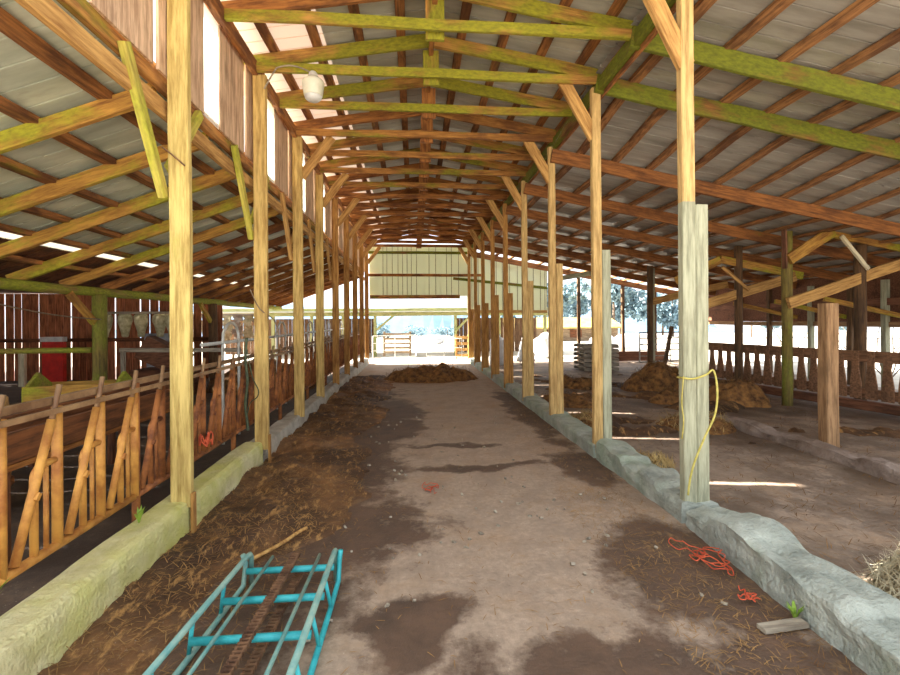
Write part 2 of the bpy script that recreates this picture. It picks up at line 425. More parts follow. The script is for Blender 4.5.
lumpy('concrete_kerb', 2.09, 2.46, .6, 3.36, .20, M['kerb_right'], .035, 4, 'broken grey green concrete kerb in front of the first right post', .03, .05, .045)
lumpy('concrete_kerb', 2.075, 2.40, 3.40, 5.05, .19, M['kerb_right'], .026, 5, 'rough grey concrete kerb between the first and second right posts', .03, .035)
lumpy('concrete_kerb', 2.06, 2.38, 5.09, 16.9, .17, M['kerb_right'], .016, 6, 'long grey concrete kerb under the far right posts', .1, .015)
lumpy('concrete_kerb', 4.66, 4.9, 2.2, 6.7, .11, M['kerb_old'], .035, 8, 'low crumbling concrete strip in the right pen beside the short square post', .08, .03)

# ---------------------------------------------------------------- posts and braces
lmats = ['post_pale', 'post_pale', 'post_tan', 'post_tan', 'post_tan', 'post_brown', 'post_brown', 'post_brown', 'post_brown', 'post_brown']  # pale near, brown far: front light's falloff put into the wood colour
ldesc = {0: 'pale', 1: 'tall pale yellow', 2: 'tan', 3: 'tan', 4: 'tan'}
LX = {1: -1.68, 2: -1.655, 3: -1.67}
for n in range(1, 10):
    y = PY[n]; k = .26 if n < 2 else .2; xl = LX.get(n, -1.70)
    t = thing('barn_post', f"{ldesc.get(n, 'brown')} wooden post on left kerb, {ORD[n]} in left row from camera", 'post', (xl, y, k))
    beam('post_plank', (xl+.0, y, k), (xl-.005, y, 4.285), .142 if n < 3 else .14, .055, M[lmats[n]], t, .004)
    if n in (1, 2):
        beam('kerb_strip', (xl+.082, y-.01, .0), (xl+.08, y-.01, .36), .02, .05, M['post_brown'], t, .001)
    if n >= 3:
        beam('knee_brace', (xl+.03, y+.06, 3.72), (xl+.48, y+.06, 4.32), .05, .13, M['brace_tan'], t)
    if n in (1, 2, 3, 4, 5):
        bmat = M['brace_moss'] if n < 3 else M['brace_tan']
        a = beam('ledger_brace', (xl-.1, y-.02, 2.50), (xl-.1, y-.48, 3.34), .05, .075, bmat, t)
        if n == 1: a['label'] = 'long yellow green slanting brace'
        beam('ledger_brace', (xl-.1, y+.05, 2.72), (xl-.1, y+.52, 3.34), .05, .075, bmat, t)

rsis = {1: 2.50, 2: 2.40, 3: 2.45, 4: 2.33, 5: 2.2, 6: 2.25, 7: 2.1, 8: 2.1, 9: 2.0, 0: 2.5}
RX = {1: 2.17, 2: 2.125, 3: 2.12, 4: 2.11}
for n in range(1, 10):
    y = PY[n]; mt = M['post_right'] if n < 5 else M['post_brown']; xr = RX.get(n, XR)  # far right posts browner, with the fading front light in their colour
    t = thing('barn_post', f"{'weathered greenish' if n == 1 else 'tan' if n < 5 else 'brown'} doubled post on right kerb, {ORD[n]} in right row from camera", 'post', (xr, y, .1))
    w = .105; zt = 4.27+sag(y)*.2
    if n == 1:
        beam('lower_post', (xr, y, .06), (xr, y, 2.52), w, .08, M['post_grey'], t, .003)
        beam('upper_post', (xr-.002, y, 2.52), (xr-.01, y, zt), w, .08, M['post_right'], t, .003)
    else: beam('post_plank', (xr, y, .06), (xr-.005, y, zt), w, .08, mt, t, .003)
    beam('sister_plank', (xr+w/2+.055, y+.01, .12), (xr+w/2+.053, y+.01, rsis[n]), .105, .09, M['post_grey'] if n < 3 else mt, t, .003)
    beam('knee_brace', (xr-.01, y+.0, 3.60 if n == 1 else 3.70), (xr-.40, y+.0, 4.38), .05, .14, M['brace_tan'], t)

# ---------------------------------------------------------------- aisle roof
ys = [3.45+.84*i for i in range(0, 17)]
for i, y in enumerate(ys):
    mk = 'truss_moss' if i < 4 else 'truss_mid' if i < 8 else 'truss_brown'
    t = thing('roof_truss', f"{'mossy' if i < 6 else 'brown'} gable truss with a level tie beam over the aisle, {ORD[i+1]} truss from the camera", 'truss', (.22, y, 4.3))
    beam('rafter', (-1.98, y, z_main(-1.98)), (.22, y, z_main(.22)), .05, .14, M['truss_brown' if i % 3 == 1 else mk], t, .008)
    beam('rafter', (.22, y, z_main(.22)), (2.34, y, z_main(2.34)), .05, .14, M[mk], t, .008)
    beam('tie_beam', (-1.68, y-.055, 4.35), (2.12, y-.055, 4.345), .045, .10, M[mk], t, .008)
    beam('king_post', (.22, y+.05, 4.27), (.22, y+.05, 4.66), .18, .04, M[mk if i in (1, 2) else 'truss_brown'], t, .003)
beam('ridge_beam', (.22, 2.2, 4.70), (.22, BACK+.2, 4.70), .05, .2, M['truss_brown'], None, .006)
tag(bpy.data.objects['ridge_beam'], 'long brown ridge beam along the peak of the aisle roof', 'beam')
for side, lab in ((-1, 'left'), (1, 'right')):
    for k, dx in enumerate((.34, .80, 1.26, 1.72, 2.08)):
        X = .22+side*dx
        tag(beam('roof_purlin', (X, 2.4, z_main(X)+.105), (X, BACK+.25, z_main(X)+.10), .10, .05, M['purlin'], None, .006),
            f'brown aisle roof purlin, {ORD[k+1]} down from the ridge on the {lab} slope', 'purlin')
tag(beam('wall_plate', (XL+.0, 1.5, 4.36), (XL, BACK+.1, 4.30), .06, .14, M['truss_brown'], None), 'long brown plate beam on top of the left posts under the eave', 'beam')
tag(beam('wall_plate', (XR+.06, 1.5, 4.30), (XR+.06, BACK+.1, 4.22), .06, .15, M['raft_right'], None), 'long mossy plate beam running along the tops of the right posts', 'beam')
tag(beam('light_gap_board', (2.2, 2.2, 4.36), (2.2, BACK+.1, 4.32), .03, .36, M['truss_brown'], None), 'thin brown board added outside the right plate to shut out light at the roof step', 'board')  # board added to stop sky light leaking between the two roofs
tag(beam('ledger_beam', (-1.83, 1.5, 3.36), (-1.83, BACK+.1, 3.34), .05, .15, M['truss_mid'], None), 'upper ledger beam nailed outside the left posts below the plank wall', 'beam')
tag(beam('ledger_beam', (-1.81, 1.5, 3.15), (-1.81, BACK+.1, 3.13), .05, .12, M['brace_tan'], None), 'lower ledger beam carrying the left lean-to rafters', 'beam')

# corrugated sheets
def corrugated(name, fn, x0, x1, y0, y1, mat, nseg=2, thick=.004, rib=.2):
    bm = bmesh.new(); rows = []
    y = y0; prof = []
    while y < y1-1e-6:
        for dy, dz in ((0, 0), (.42, .003), (.46, .003), (.90, 0), (.915, .028), (.965, .028), (.98, 0)):
            if y+dy*rib <= y1: prof.append((y+dy*rib, dz))
        y += rib
    for i in range(nseg+1):
        X = x0+(x1-x0)*i/nseg
        rows.append([bm.verts.new((X, yy, fn(X, yy)+dz+.0015*noise.noise((X*.8, yy*.5, 0)))) for yy, dz in prof])
    for q, r in zip(rows, rows[1:]):
        for t in range(len(q)-1): bm.faces.new((q[t], q[t+1], r[t+1], r[t]))
    ge = bm.faces[:]
    me = bpy.data.meshes.new(name); bm.to_mesh(me); bm.free(); me.materials.append(mat)
    o = bpy.data.objects.new(name, me); COL.objects.link(o); o['kind'] = 'structure'
    return o
Y0R = 2.2
fm = lambda X, Y: z_main(X)+.132
corrugated('ceiling', fm, -.95, .22, Y0R, BACK+.1, M['sheet'])
corrugated('ceiling', fm, .22, 2.62, Y0R, BACK+.1, M['sheet'], 3)
corrugated('ceiling', fm, -2.15, -.95, Y0R, BACK+.1, M['fibre'])
fr = lambda X, Y: z_right(X, Y)+.125
for k, (a, b) in enumerate(((2.12, 4.45), (4.40, 6.75), (6.70, 8.9), (8.85, 11.0))):
    corrugated('ceiling_right', lambda X, Y, kk=k: fr(X, Y)+(.012 if kk % 2 else 0), a, b, Y0R, BACK-1.2 if k < 3 else BACK-.6, M['sheet_right'], 2)
fl = lambda X, Y: z_left(X)+.125
corrugated('ceiling_left', fl, -3.02, -1.86, 1.6, BACK+.2, M['sheet_left'])
corrugated('ceiling_left', lambda X, Y: fl(X, Y)+.01, -4.12, -2.98, 1.6, BACK+.2, M['sheet_left'])
corrugated('ceiling_left', lambda X, Y: fl(X, Y)+.004, -4.31, -4.12, 1.6, BACK+.2, M['fibre_white'])  # pale translucent strip stands in for the slit of sky below the sheets
corrugated('ceiling_left', lambda X, Y: fl(X, Y)+.02, -5.3, -4.31, 1.6, BACK+.2, M['plank_dark'])

# right lean-to rafters and purlins
ri = 0
for i, y in enumerate([4.29, 5.13]+[5.13+1.68*k for k in range(1, 8)]):
    tag(beam('lean_to_rafter', (2.1, y-.07, z_right(2.1, y)-.02), (10.55, y-.07, z_right(10.55, y)-.02), .05, .2, M['raft_right' if i < 2 else 'raft_right_b'], None, .008, 14),
        f"{'mossy green' if i < 2 else 'brown'} sloping rafter of the right lean-to, {ORD[i+1]} from the camera", 'rafter')
for k in range(15):
    X = 2.55+.55*k
    p = beam('lean_to_purlin', (X, 2.4, z_right(X, 2.4)+.10), (X, 4.7, z_right(X, 4.7)+.10), .085, .045, M['purlin_right'], None) if False else None
    # purlin follows the sag of the roof: one bent timber
    bm = MB(); pts = [2.4+.55*j for j in range(0, 28)]
    for a, b in zip(pts, pts[1:]):
        za, zb = z_right(X, a)+.10, z_right(X, b)+.10; w = .06; h = .024
        bm.hexa([(X-w, a, za-h), (X+w, a, za-h), (X+w, b, zb-h), (X-w, b, zb-h), (X-w, a, za+h), (X+w, a, za+h), (X+w, b, zb+h), (X-w, b, zb+h)])
    bmesh.ops.remove_doubles(bm.bm, verts=bm.bm.verts, dist=1e-4)
    # rotate into its own axes so the grain runs along it
    M4 = Matrix.Rotation(-PI/2, 4, 'Z')
    bmesh.ops.translate(bm.bm, verts=bm.bm.verts, vec=-Vector((X, 2.4, z_right(X, 2.4))))
    bmesh.ops.transform(bm.bm, matrix=M4, verts=bm.bm.verts)
    o = bm.build('lean_to_purlin', M['purlin_right']); o.matrix_basis = Matrix.Translation((X, 2.4, z_right(X, 2.4))) @ M4.inverted()
    tag(o, f'brown purlin under the right lean-to tin, {ORD[k+1]} out from the right posts', 'purlin')

# left lean-to
for i, y in enumerate([3.45+.84*j for j in range(17)]):
    tag(beam('lean_to_rafter', (-1.86, y+.03, z_left(-1.86)), (-4.95, y+.03, z_left(-4.95)), .05, .13, M['raft_left' if i < 5 else 'truss_brown'], None, .008, 7),
        f"{'mossy yellow' if i < 5 else 'brown'} sloping rafter of the left lean-to, {ORD[i+1]} from the camera", 'rafter')
for k, X in enumerate((-2.2, -2.7, -3.2, -3.68, -4.06, -4.6)):
    tag(beam('lean_to_purlin', (X, 1.7, z_left(X)+.09), (X, BACK+.2, z_left(X)+.085), .115, .055, M['purlin'], None, .008),
        f'brown purlin under the left lean-to tin, {ORD[k+1]} down from the ledger', 'purlin')
tag(beam('lean_to_plate', (-4.78, 2.0, 2.06), (-4.78, BACK, 2.06), .12, .14, M['moss_beam'], None, .012, 20, 10), 'mossy round log plate under the low edge of the left lean-to', 'beam')
for i, y in enumerate((3.3, 7.3, 11.2, 15.1)):
    t = thing('log_post', ['mossy log post near the camera under the left lean-to edge', 'thick mossy green log post holding the low left plate', 'brown log post under the left plate behind the pale sacks', 'dark log post under the far end of the left plate'][i], 'post', (-4.74, y, 0))
    beam('log', (-4.74, y, -.05), (-4.74, y, 2.02), .19, .19, M['pole_moss' if i < 2 else 'pole_dark'], t, .006, 6, 12)
    beam('diagonal_brace', (-4.74, y-.12, 1.6), (-4.74, y-.62, 2.0), .06, .1, M['raft_left'], t)

# clerestory plank wall between ledger and plate, open slots between boards
wl = thing('wall_left', None, None, (-1.77, 1.5, 3.4)); wl['kind'] = 'structure'
mb = MB(); fb = MB()
def board(y0, y1):
    mb.hexa([(-1.785, y0, 3.37), (-1.765, y0, 3.37), (-1.765, y1, 3.37), (-1.785, y1, 3.37), (-1.785, y0, 4.34), (-1.765, y0, 4.34), (-1.765, y1, 4.34), (-1.785, y1, 4.34)])
for n in range(0, 9):
    y = PY[n]
    for a, b in ((-.06, .245), (.245, .58), (.90, 1.125), (1.125, 1.315), (1.315, 1.50), (1.565, 1.62)): board(y+a, y+b)
    fb.hexa([(-1.783, y+.57, 3.37), (-1.777, y+.57, 3.37), (-1.777, y+.91, 3.37), (-1.783, y+.91, 3.37), (-1.783, y+.57, 4.34), (-1.777, y+.57, 4.34), (-1.777, y+.91, 4.34), (-1.783, y+.91, 4.34)])  # translucent panel added in the wide slot to diffuse the sun
mb.build('wall_board', M['plank_pinkish'], wl); fb.build('slot_sun_diffuser', M['fibre_bright'], wl)

# back gable wall of pale vertical siding, header and rails
wb = thing('wall_back', None, None, (0, BACK+.1, 2.5)); wb['kind'] = 'structure'
mb = MB(); sm = MB(); x = -1.62
while x < 5.05:
    w = random.uniform(.14, .3); x1 = min(x+w, 5.1)
    top = lambda q: (4.36 if q < 2.2 else z_right(q, BACK)-.06)
    bot = lambda q: 2.50 if q < 1.9 else 1.86
    mb.hexa([(x, BACK+.16, bot(x)), (x1+.004, BACK+.16, bot(x)), (x1+.004, BACK+.185+random.uniform(0, .01), bot(x)), (x, BACK+.185, bot(x)),
             (x, BACK+.16, top(x)), (x1+.004, BACK+.16, top(x1)), (x1+.004, BACK+.185, top(x1)), (x, BACK+.185, top(x))])
    if random.random() < .75: sm.box((x1, BACK+.155, (bot(x1)+top(x1))/2), (.016, .012, top(x1)-bot(x1)-.02))
    x = x1
sm.build('wall_seam', M['shed_wood'], wb)
mb.build('wall_siding', M['fibre_green'], wb)
beam('wall_rail', (-1.7, BACK+.12, 4.12), (2.3, BACK+.12, 4.12), .05, .1, M['raft_right'], wb)
beam('wall_rail', (-1.7, BACK+.12, 3.28), (2.6, BACK+.12, 3.28), .05, .1, M['truss_brown'], wb)
beam('wall_rail', (1.5, BACK+.12, 3.16), (5.1, BACK+.12, 2.80), .05, .1, M['raft_right'], wb)
beam('wall_header', (-1.6, BACK+.12, 2.47), (1.75, BACK+.12, 2.47), .06, .14, M['truss_mid'], wb)
beam('wall_rail', (2.1, BACK+.12, 1.92), (5.1, BACK+.12, 1.90), .05, .1, M['brace_tan'], wb)

# ---------------------------------------------------------------- headlock feed panels along the left kerb
def panel_parts(t, y0, L, mat, railmat):
    x = -1.89; zt, zb = 1.185, .42
    T = t
    MB().box((x-.03, y0+L/2, zt), (.04, L-.01, .036)).build('top_rail', railmat, T)
    MB().box((x+.035, y0+L/2, zt-.045), (.02, L-.01, .028)).build('top_rail', railmat, T)
    MB().tube([(x, y0+.01, zb), (x, y0+L-.01, zb)], .024, 10).build('bottom_rail', mat, T, smooth=True)
    ns = 5; sp = L/ns; u = MB(); 
    u.tube([(x, y0+.02, .02), (x, y0+.02, zt)], .026, 8); u.build('upright', mat, T, smooth=True)
    for k in range(ns):
        ya = y0+.02+sp*k; yb = ya+sp-.012
        MB().tube([(x, yb, zb+.0), (x, yb, zt-.03)], .025, 8).build('upright', mat, T, smooth=True)
        # locking bar, leaning, with a hooked flat end above the rail
        b = MB(); b.tube([(x+.012, ya+.045, zb+.03), (x+.012, yb-.05, zt-.09)], .021, 8)
        lb = b.build('locking_bar', mat, T, smooth=True)
        h = MB(); h.tube([(x+.014, yb-.058, zt-.11), (x+.014, yb-.03, zt-.02), (x+.014, yb+.0, zt+.085)], .0135, 6).build('latch_hook', railmat, lb, smooth=True)
        MB().box((x+.02, ya+.15, zb+.32), (.05, .035, .02), 0, 0, .9).build('stop_lug', mat, lb)
        # bent loop from the upright down to the bottom rail
        pts = [(x, yb, zb+.46), (x, yb-.09, zb+.455)]
        for q in range(1, 6):
            a = q/5*PI/2; pts.append((x, yb-.09-.06*math.sin(a), zb+.395+.06*math.cos(a)))
        pts.append((x, yb-.15, zb))
        MB().tube(pts, .019, 8).build('neck_loop', mat, T, smooth=True)
        MB().tube([(x, yb-.075, zb), (x, yb-.075, zb+.45)], .012, 6).build('short_bar', mat, T, smooth=True)
def copy_tree(src, dy, label):
    r = src.copy(); COL.objects.link(r); r.location = src.location+Vector((0, dy, 0)); r['label'] = label
    for ch in src.children:
        c = ch.copy(); COL.objects.link(c); c.parent = r
        for g in ch.children:
            d = g.copy(); COL.objects.link(d); d.parent = c
    return r
pw = ['', 'orange', 'rusty orange', 'rust brown', 'rust brown', 'dark rusty', 'dark rusty', 'dark rusty', 'dark rusty']
grp = 'headlock feed panels along the left kerb'
pA = thing('headlock_panel', 'orange tubular steel headlock feed panel in the bottom left, before the first left post', 'feed panel', (-1.89, 1.56, 0), grp)
panel_parts(pA, 1.56, 1.68, M['orange_steel'], M['rail_steel'])
pB = thing('headlock_panel', 'rusty orange headlock feed panel between the first and second left posts', 'feed panel', (-1.89, 3.24, 0), grp)
panel_parts(pB, 3.24, 1.68, M['rust_steel'], M['rail_steel'])
for n in range(2, 9):
    copy_tree(pB, 1.68*(n-1), f"{'rust brown' if n < 5 else 'dark rusty'} headlock feed panel between the {ORD[n]} and {ORD[n+1]} left posts")

# ---------------------------------------------------------------- teal conveyor frame
t = thing('conveyor_frame', 'teal painted steel conveyor frame section lying on the dirt at bottom left', 'conveyor', (-.75, 2.2, 0))
yf, yn = 2.85, 1.35
def XA(y): return -.99-.075*(yf-y)
def XB(y): return -.485-.01*(yf-y)
for fn, s in ((XA, -1), (XB, 1)):
    MB().tube([(fn(yf)+s*0, yf, .0), (fn(yf), yf, .17), (fn(yf-.02), yf-.02, .195), (fn(yf-.06), yf-.06, .20), (fn(yn), yn, .20)], .016, 8).build('top_rail', M['teal_worn'], t, smooth=True)
    MB().tube([(fn(yf-.04)+s*.035, yf-.03, .2), (fn(yf)+s*.025, yf-.02, .14), (fn(yf)+s*.025, yf-.06, .03), (fn(yf-.3)+s*.025, yf-.3, .02), (fn(yn)+s*.025, yn, .02)], .015, 8).build('ground_rail', M['teal_worn'] if s < 0 else M['teal'], t, smooth=True)
    for yy in (2.52, 2.22, 1.92, 1.62):
        MB().tube([(fn(yy), yy, .20), (fn(yy)+s*.03, yy+.02, .02)], .011, 6).build('strut', M['teal'], t, smooth=True)
for yy in (2.79, 2.50, 2.20, 1.90, 1.6):
    MB().tube([(XA(yy), yy, .115), (XB(yy), yy, .115)], .019, 8).build('crossbar', M['teal'], t, smooth=True)
for f in (.24, .80):
    MB().tube([(XA(yf)+(XB(yf)-XA(yf))*f, yf+.02, .155), (XA(yn)+(XB(yn)-XA(yn))*f, yn, .155)], .010, 6).build('slide_rail', M['teal_worn'], t, smooth=True)
for f, zz in ((.5, .15), (.56, .05)):
    c = MB(); n = 60
    for q in range(n):
        y = yf+.04-(yf+.04-yn)*q/(n-1); x = XA(y)+(XB(y)-XA(y))*f
        c.box((x, y, zz), (.05, .012, .022)); 
        c.box((x-.017, y-.012, zz), (.008, .026, .014)); c.box((x+.017, y-.012, zz), (.008, .026, .014))
    o = c.build('drive_chain', M['chain'], t); o['label'] = 'brown rusty toothed chain'

# ---------------------------------------------------------------- lamp on the second truss
t = thing('yard_lamp', 'white glass barn lamp hanging under a mossy tie beam at upper left', 'lamp', (-1.06, 5.03, 4.27))
MB().lathe([(.03, .0), (.045, -.02), (.05, -.06), (.06, -.07)], (-1.06, 5.0, 4.28)).build('lamp_collar', M['white'], t, smooth=True)
sh = MB().lathe([(.06, -.06), (.112, -.105), (.118, -.13), (.10, -.25), (.095, -.262)], (-1.06, 5.0, 4.28)).build('lamp_shade', M['lamp_glass'], t, smooth=True)
MB().lathe([(.09, -.258), (.088, -.285), (.06, -.31), (.01, -.318)], (-1.06, 5.0, 4.28)).build('lamp_lens', M['white'], sh, smooth=True)
pts = []
for i in range(13):
    s = i/12; pts.append((-1.06-.52*s, 5.02, 4.27-.02*s+.09*math.sin(s*PI)-(.16*max(0, s-.75)/.25)))
MB().tube(pts, .009, 6).build('lamp_cable', M['board_grey'], t, smooth=True)

# ---------------------------------------------------------------- rope, wires, twine
def loose(name, label, cat, pts, r, mat, grp=None):
    P = [Vector(p) for p in pts]; out = []
    for i in range(len(P)-1):
        p0, p1, p2, p3 = P[max(i-1, 0)], P[i], P[i+1], P[min(i+2, len(P)-1)]
        for k in range(6):
            s = k/6
            out.append(.5*((2*p1)+(p2-p0)*s+(2*p0-5*p1+4*p2-p3)*s*s+(3*p1-p0-3*p2+p3)*s**3))
    out.append(P[-1])
    return tag(MB().tube(out, r, 6).build(name, mat, None, P[0], True), label, cat, grp)
yy = PY[1]-.055
loose('rope', 'yellow rope tied round the right doubled post and hanging down its front', 'rope',
      [(2.11, yy+.1, 1.13), (2.105, yy, 1.135), (2.18, yy-.005, 1.13), (2.28, yy-.008, 1.16), (2.345, yy, 1.19), (2.355, yy-.03, 1.05), (2.33, yy-.04, .86), (2.24, yy-.045, .68), (2.16, yy-.045, .50), (2.12, yy-.045, .36), (2.10, yy-.05, .24)], .008, M['rope'])
loose('twine', 'yellow twine hanging down the aisle side of the right doubled post', 'rope',
      [(2.10, yy, 1.15), (2.09, yy+.01, .95), (2.098, yy, .8), (2.09, yy+.01, .66)], .005, M['rope'])
y2 = PY[2]-.04
loose('wire', 'green wire bundle hanging beside the second left post', 'wire',
      [(-1.80, y2, 1.42), (-1.815, y2, 1.2), (-1.79, y2-.02, .95), (-1.82, y2, .7), (-1.80, y2, .5), (-1.79, y2-.02, .42)], .016, M['wire_green'])
loose('wire', 'thin green wire looping across the front of the second left post', 'wire',
      [(-1.80, y2, 1.30), (-1.74, y2-.012, 1.0), (-1.68, y2-.012, .86), (-1.69, y2-.012, .78), (-1.76, y2-.012, .72), (-1.80, y2, .60)], .006, M['wire_green'])
loose('wire', 'slack wire strung from the low left eave to the mossy log post', 'wire',
      [(-4.5, 4.3, 2.02), (-4.55, 5.2, 1.84), (-4.6, 6.2, 1.70), (-4.66, 7.2, 1.64)], .010, M['wire'])
loose('wire', 'tan cord crossing the first and second left posts', 'wire',
      [(-1.785, PY[1]-.04, 2.85), (-1.72, PY[1]-.045, 2.80), (-1.63, PY[1]-.04, 2.72)], .006, M['chain'])
loose('wire', 'pale cord hanging diagonally in front of the second left post', 'wire',
      [(-1.76, y2-.015, 1.95), (-1.66, y2-.02, 1.74), (-1.55, y2+.1, 1.62), (-1.52, y2+.15, 1.50), (-1.56, y2+.12, 1.42)], .007, M['wire'])
def tangle(name, label, c, rad, n, mat, h=.025, r=.0035):
    P = []; a = 0.; q = Vector((0, 0, 0))
    for i in range(n*3):
        a += random.gauss(.5, .8); q = q*.9+Vector((math.cos(a)*rad[0], math.sin(a)*rad[1], 0))*.6
        P.append(Vector((c[0]+q.x, c[1]+q.y, c[2]+random.uniform(0, h))))
    return loose(name, label, 'twine', P, r, mat)
tangle('baling_twine', 'tangle of orange baling twine on the straw beside the right kerb', (1.84, 2.78, .03), (.07, .10), 22, M['twine'])
tangle('baling_twine', 'orange baling twine scrap lying nearest the bottom right board', (1.83, 2.42, .03), (.03, .04), 12, M['twine'])
tangle('baling_twine', 'orange baling twine draped over the back of the right kerb', (2.44, 2.75, .10), (.05, .10), 16, M['twine'])
tangle('baling_twine', 'faint red twine scrap in the middle of the aisle floor', (.12, 4.15, .012), (.05, .09), 14, M['twine'], .015, .003)
tangle('baling_twine', 'orange twine knotted at the foot of the second headlock panel', (-1.84, 4.2, .50), (.02, .03), 12, M['twine'], .12, .006)
# boards, stick, weeds
tag(MB().box((1.88, 2.19, .022), (.26, .055, .022), .1).build('loose_board', M['board_grey'], None, (1.88, 2.19, .01)), 'grey scrap board on the straw at the foot of the right kerb', 'board')
loose('branch', 'crooked dry branch lying in the straw behind the teal frame', 'branch', [(-1.06, 3.06, .05), (-.98, 3.14, .06), (-.9, 3.24, .07), (-.84, 3.36, .075), (-.79, 3.42, .08)], .013, M['brace_tan'])
def weed(label, c, n, L):
    t = thing('weed', label, 'weed', c)
    mb = MB()
    for i in range(n):
        a = random.uniform(0, 2*PI); l = L*random.uniform(.6, 1.1); d = Vector((math.cos(a), math.sin(a), 0))
        p0 = Vector(c); p1 = p0+d*l*.22+Vector((0, 0, l*.6)); p2 = p0+d*l*.5+Vector((0, 0, l*.9)); s = Vector((-d.y, d.x, 0))*l*.09
        v = [mb.bm.verts.new(q) for q in (p0-s*.3, p0+s*.3, p1+s, p2, p1-s)]
        mb.bm.faces.new(v)
    mb.build('leaves', M['leaf'], t); MB().tube([c, (c[0]+.005, c[1], c[2]+L*.6)], .004, 5).build('stem', M['leaf'], t)
weed('green weed growing at the foot of the nearest headlock upright', (-1.885, 2.16, .30), 12, .2)
weed('small green weed on the kerb top beside the first left post', (-1.78, 3.10, .295), 9, .13)
weed('green grass tuft at the base of the right kerb near the camera', (1.99, 2.24, .005), 14, .1)

# ---------------------------------------------------------------- hay heaps and straw
def blades(mb, c, n, spread, L, w, zf, flat=.25):
    for _ in range(n):
        x = c[0]+random.uniform(-1, 1)*spread[0]; y = c[1]+random.uniform(-1, 1)*spread[1]; z = zf(x, y)
        if z is None: continue
        a = random.uniform(0, 2*PI); l = L*random.uniform(.4, 1.2); dz = random.uniform(-.02, flat)*l
        d = Vector((math.cos(a)*l/2, math.sin(a)*l/2, dz/2)); s = Vector((-math.sin(a), math.cos(a), 0))*w/2
        p = Vector((x, y, z+.004+abs(dz)/2)); k = Vector((0, 0, random.uniform(0, .1)*l))
        v = [mb.bm.verts.new(q) for q in (p-d-s, p+k-s, p+d, p+k+s, p-d+s)]
        mb.bm.faces.new((v[0], v[1], v[3], v[4])); mb.bm.faces.new((v[1], v[2], v[3]))
def heap(name, label, c, rx, ry, h, mat, smat, nb, seed, rough=.5, L=.16, cat='hay heap', w=.007):
    def zf(x, y):
        u = ((x-c[0])/rx)**2+((y-c[1])/ry)**2
        k = 1-u+.5*fbm(x+seed, y, 1.2/max(.4, min(rx, ry))*.8)
        if k <= 0: return None
        return c[2]+h*min(1., k**.75)*(1+rough*.5*fbm(x, y+seed, 3.2))+.03*fbm(x*1.7, y, 6)
    t = thing(name, label, cat, c)
    bm = bmesh.new(); N = 44
    V = {}
    for i in range(N+1):
        for j in range(N+1):
            x = c[0]+rx*1.35*(2*i/N-1); y = c[1]+ry*1.35*(2*j/N-1); z = zf(x, y)
            V[i, j] = bm.verts.new((x, y, c[2]-.04 if z is None else z))
    for i in range(N):
        for j in range(N):
            q = [V[i, j], V[i+1, j], V[i+1, j+1], V[i, j+1]]
            if max(v.co.z for v in q) > c[2]-.03: bm.faces.new(q)
    for v in [v for v in bm.verts if not v.link_faces]: bm.verts.remove(v)
    mb = MB(); mb.bm.free(); mb.bm = bm
    mb.build('heap_body', mat, t, smooth=False)
    mb = MB(); blades(mb, c, nb, (rx*1.2, ry*1.2), L, w, zf, .9); o = mb.build('loose_straw', smat, t); o['kind'] = 'stuff'
heap('hay_heap', 'long low heap of brown hay across the far end of the aisle', (.45, 12.3, 0), 1.25, .75, .34, M['hay'], M['straw_dark'], 1500, 1, .9, .2)
heap('hay_heap', 'big rounded heap of brown hay in the right pen behind the doubled post', (5.55, 9.9, 0), .85, .6, .58, M['hay'], M['straw_dark'], 1200, 11, .3)
heap('hay_heap', 'hay heap against the plank feed fence in the right pen', (5.95, 8.1, 0), .62, .5, .42, M['hay'], M['straw_dark'], 1000, 21, .4)
heap('hay_heap', 'small dark hay heap in the right pen left of the second doubled post', (3.95, 10.6, 0), .55, .5, .26, M['hay'], M['straw_dark'], 600, 31, .7)
heap('hay_heap', 'low scatter of hay beside the crumbling strip in the right pen', (4.25, 6.5, 0), .6, .45, .13, M['hay'], M['straw'], 900, 41, .6)
heap('hay_heap', 'loose pile of pale dry hay behind the right kerb at bottom right', (2.84, 2.16, 0), .40, .36, .27, M['hay_pale'], M['straw_pale'], 3800, 51, .6, .17, 'hay heap', .005)
heap('hay_heap', 'hay lying behind the right kerb between the first two posts', (2.56, 4.7, 0), .22, .28, .10, M['hay_pale'], M['straw'], 1000, 61, .5, .12)
heap('hay_heap', 'hay lying behind the right kerb past the second post', (2.62, 6.75, 0), .26, .5, .13, M['hay'], M['straw'], 1000, 71, .5, .12)
heap('hay_heap', 'low dark hay clump against the foot of the third right post', (2.95, 8.6, 0), .5, .6, .16, M['hay'], M['straw_dark'], 400, 91, .7)
heap('hay_heap', 'small brown hay clump in the right pen in front of the big heap', (4.9, 8.4, 0), .4, .3, .22, M['hay'], M['straw_dark'], 500, 81, .7)
def bed_h(x, y):
    e = min(x-2.5, 7.2-x, y-5.3, 13.-y); t = .55*fbm(x+3, y, .8)+.35*fbm(x, y, 2.2)-.12
    if e < .3: t -= (.3-e)*2
    return -.05 if t <= 0 else min(.16, .30*t)+.03*abs(fbm(x, y, 6))-.01
bd = ground('trampled_bedding', 2.5, 7.2, 5.3, 13., .07, M['dirt_bank'], bed_h); del bd['kind']
tag(bd, 'trampled clumps of brown bedding over the right pen floor', 'bedding', kind='stuff')
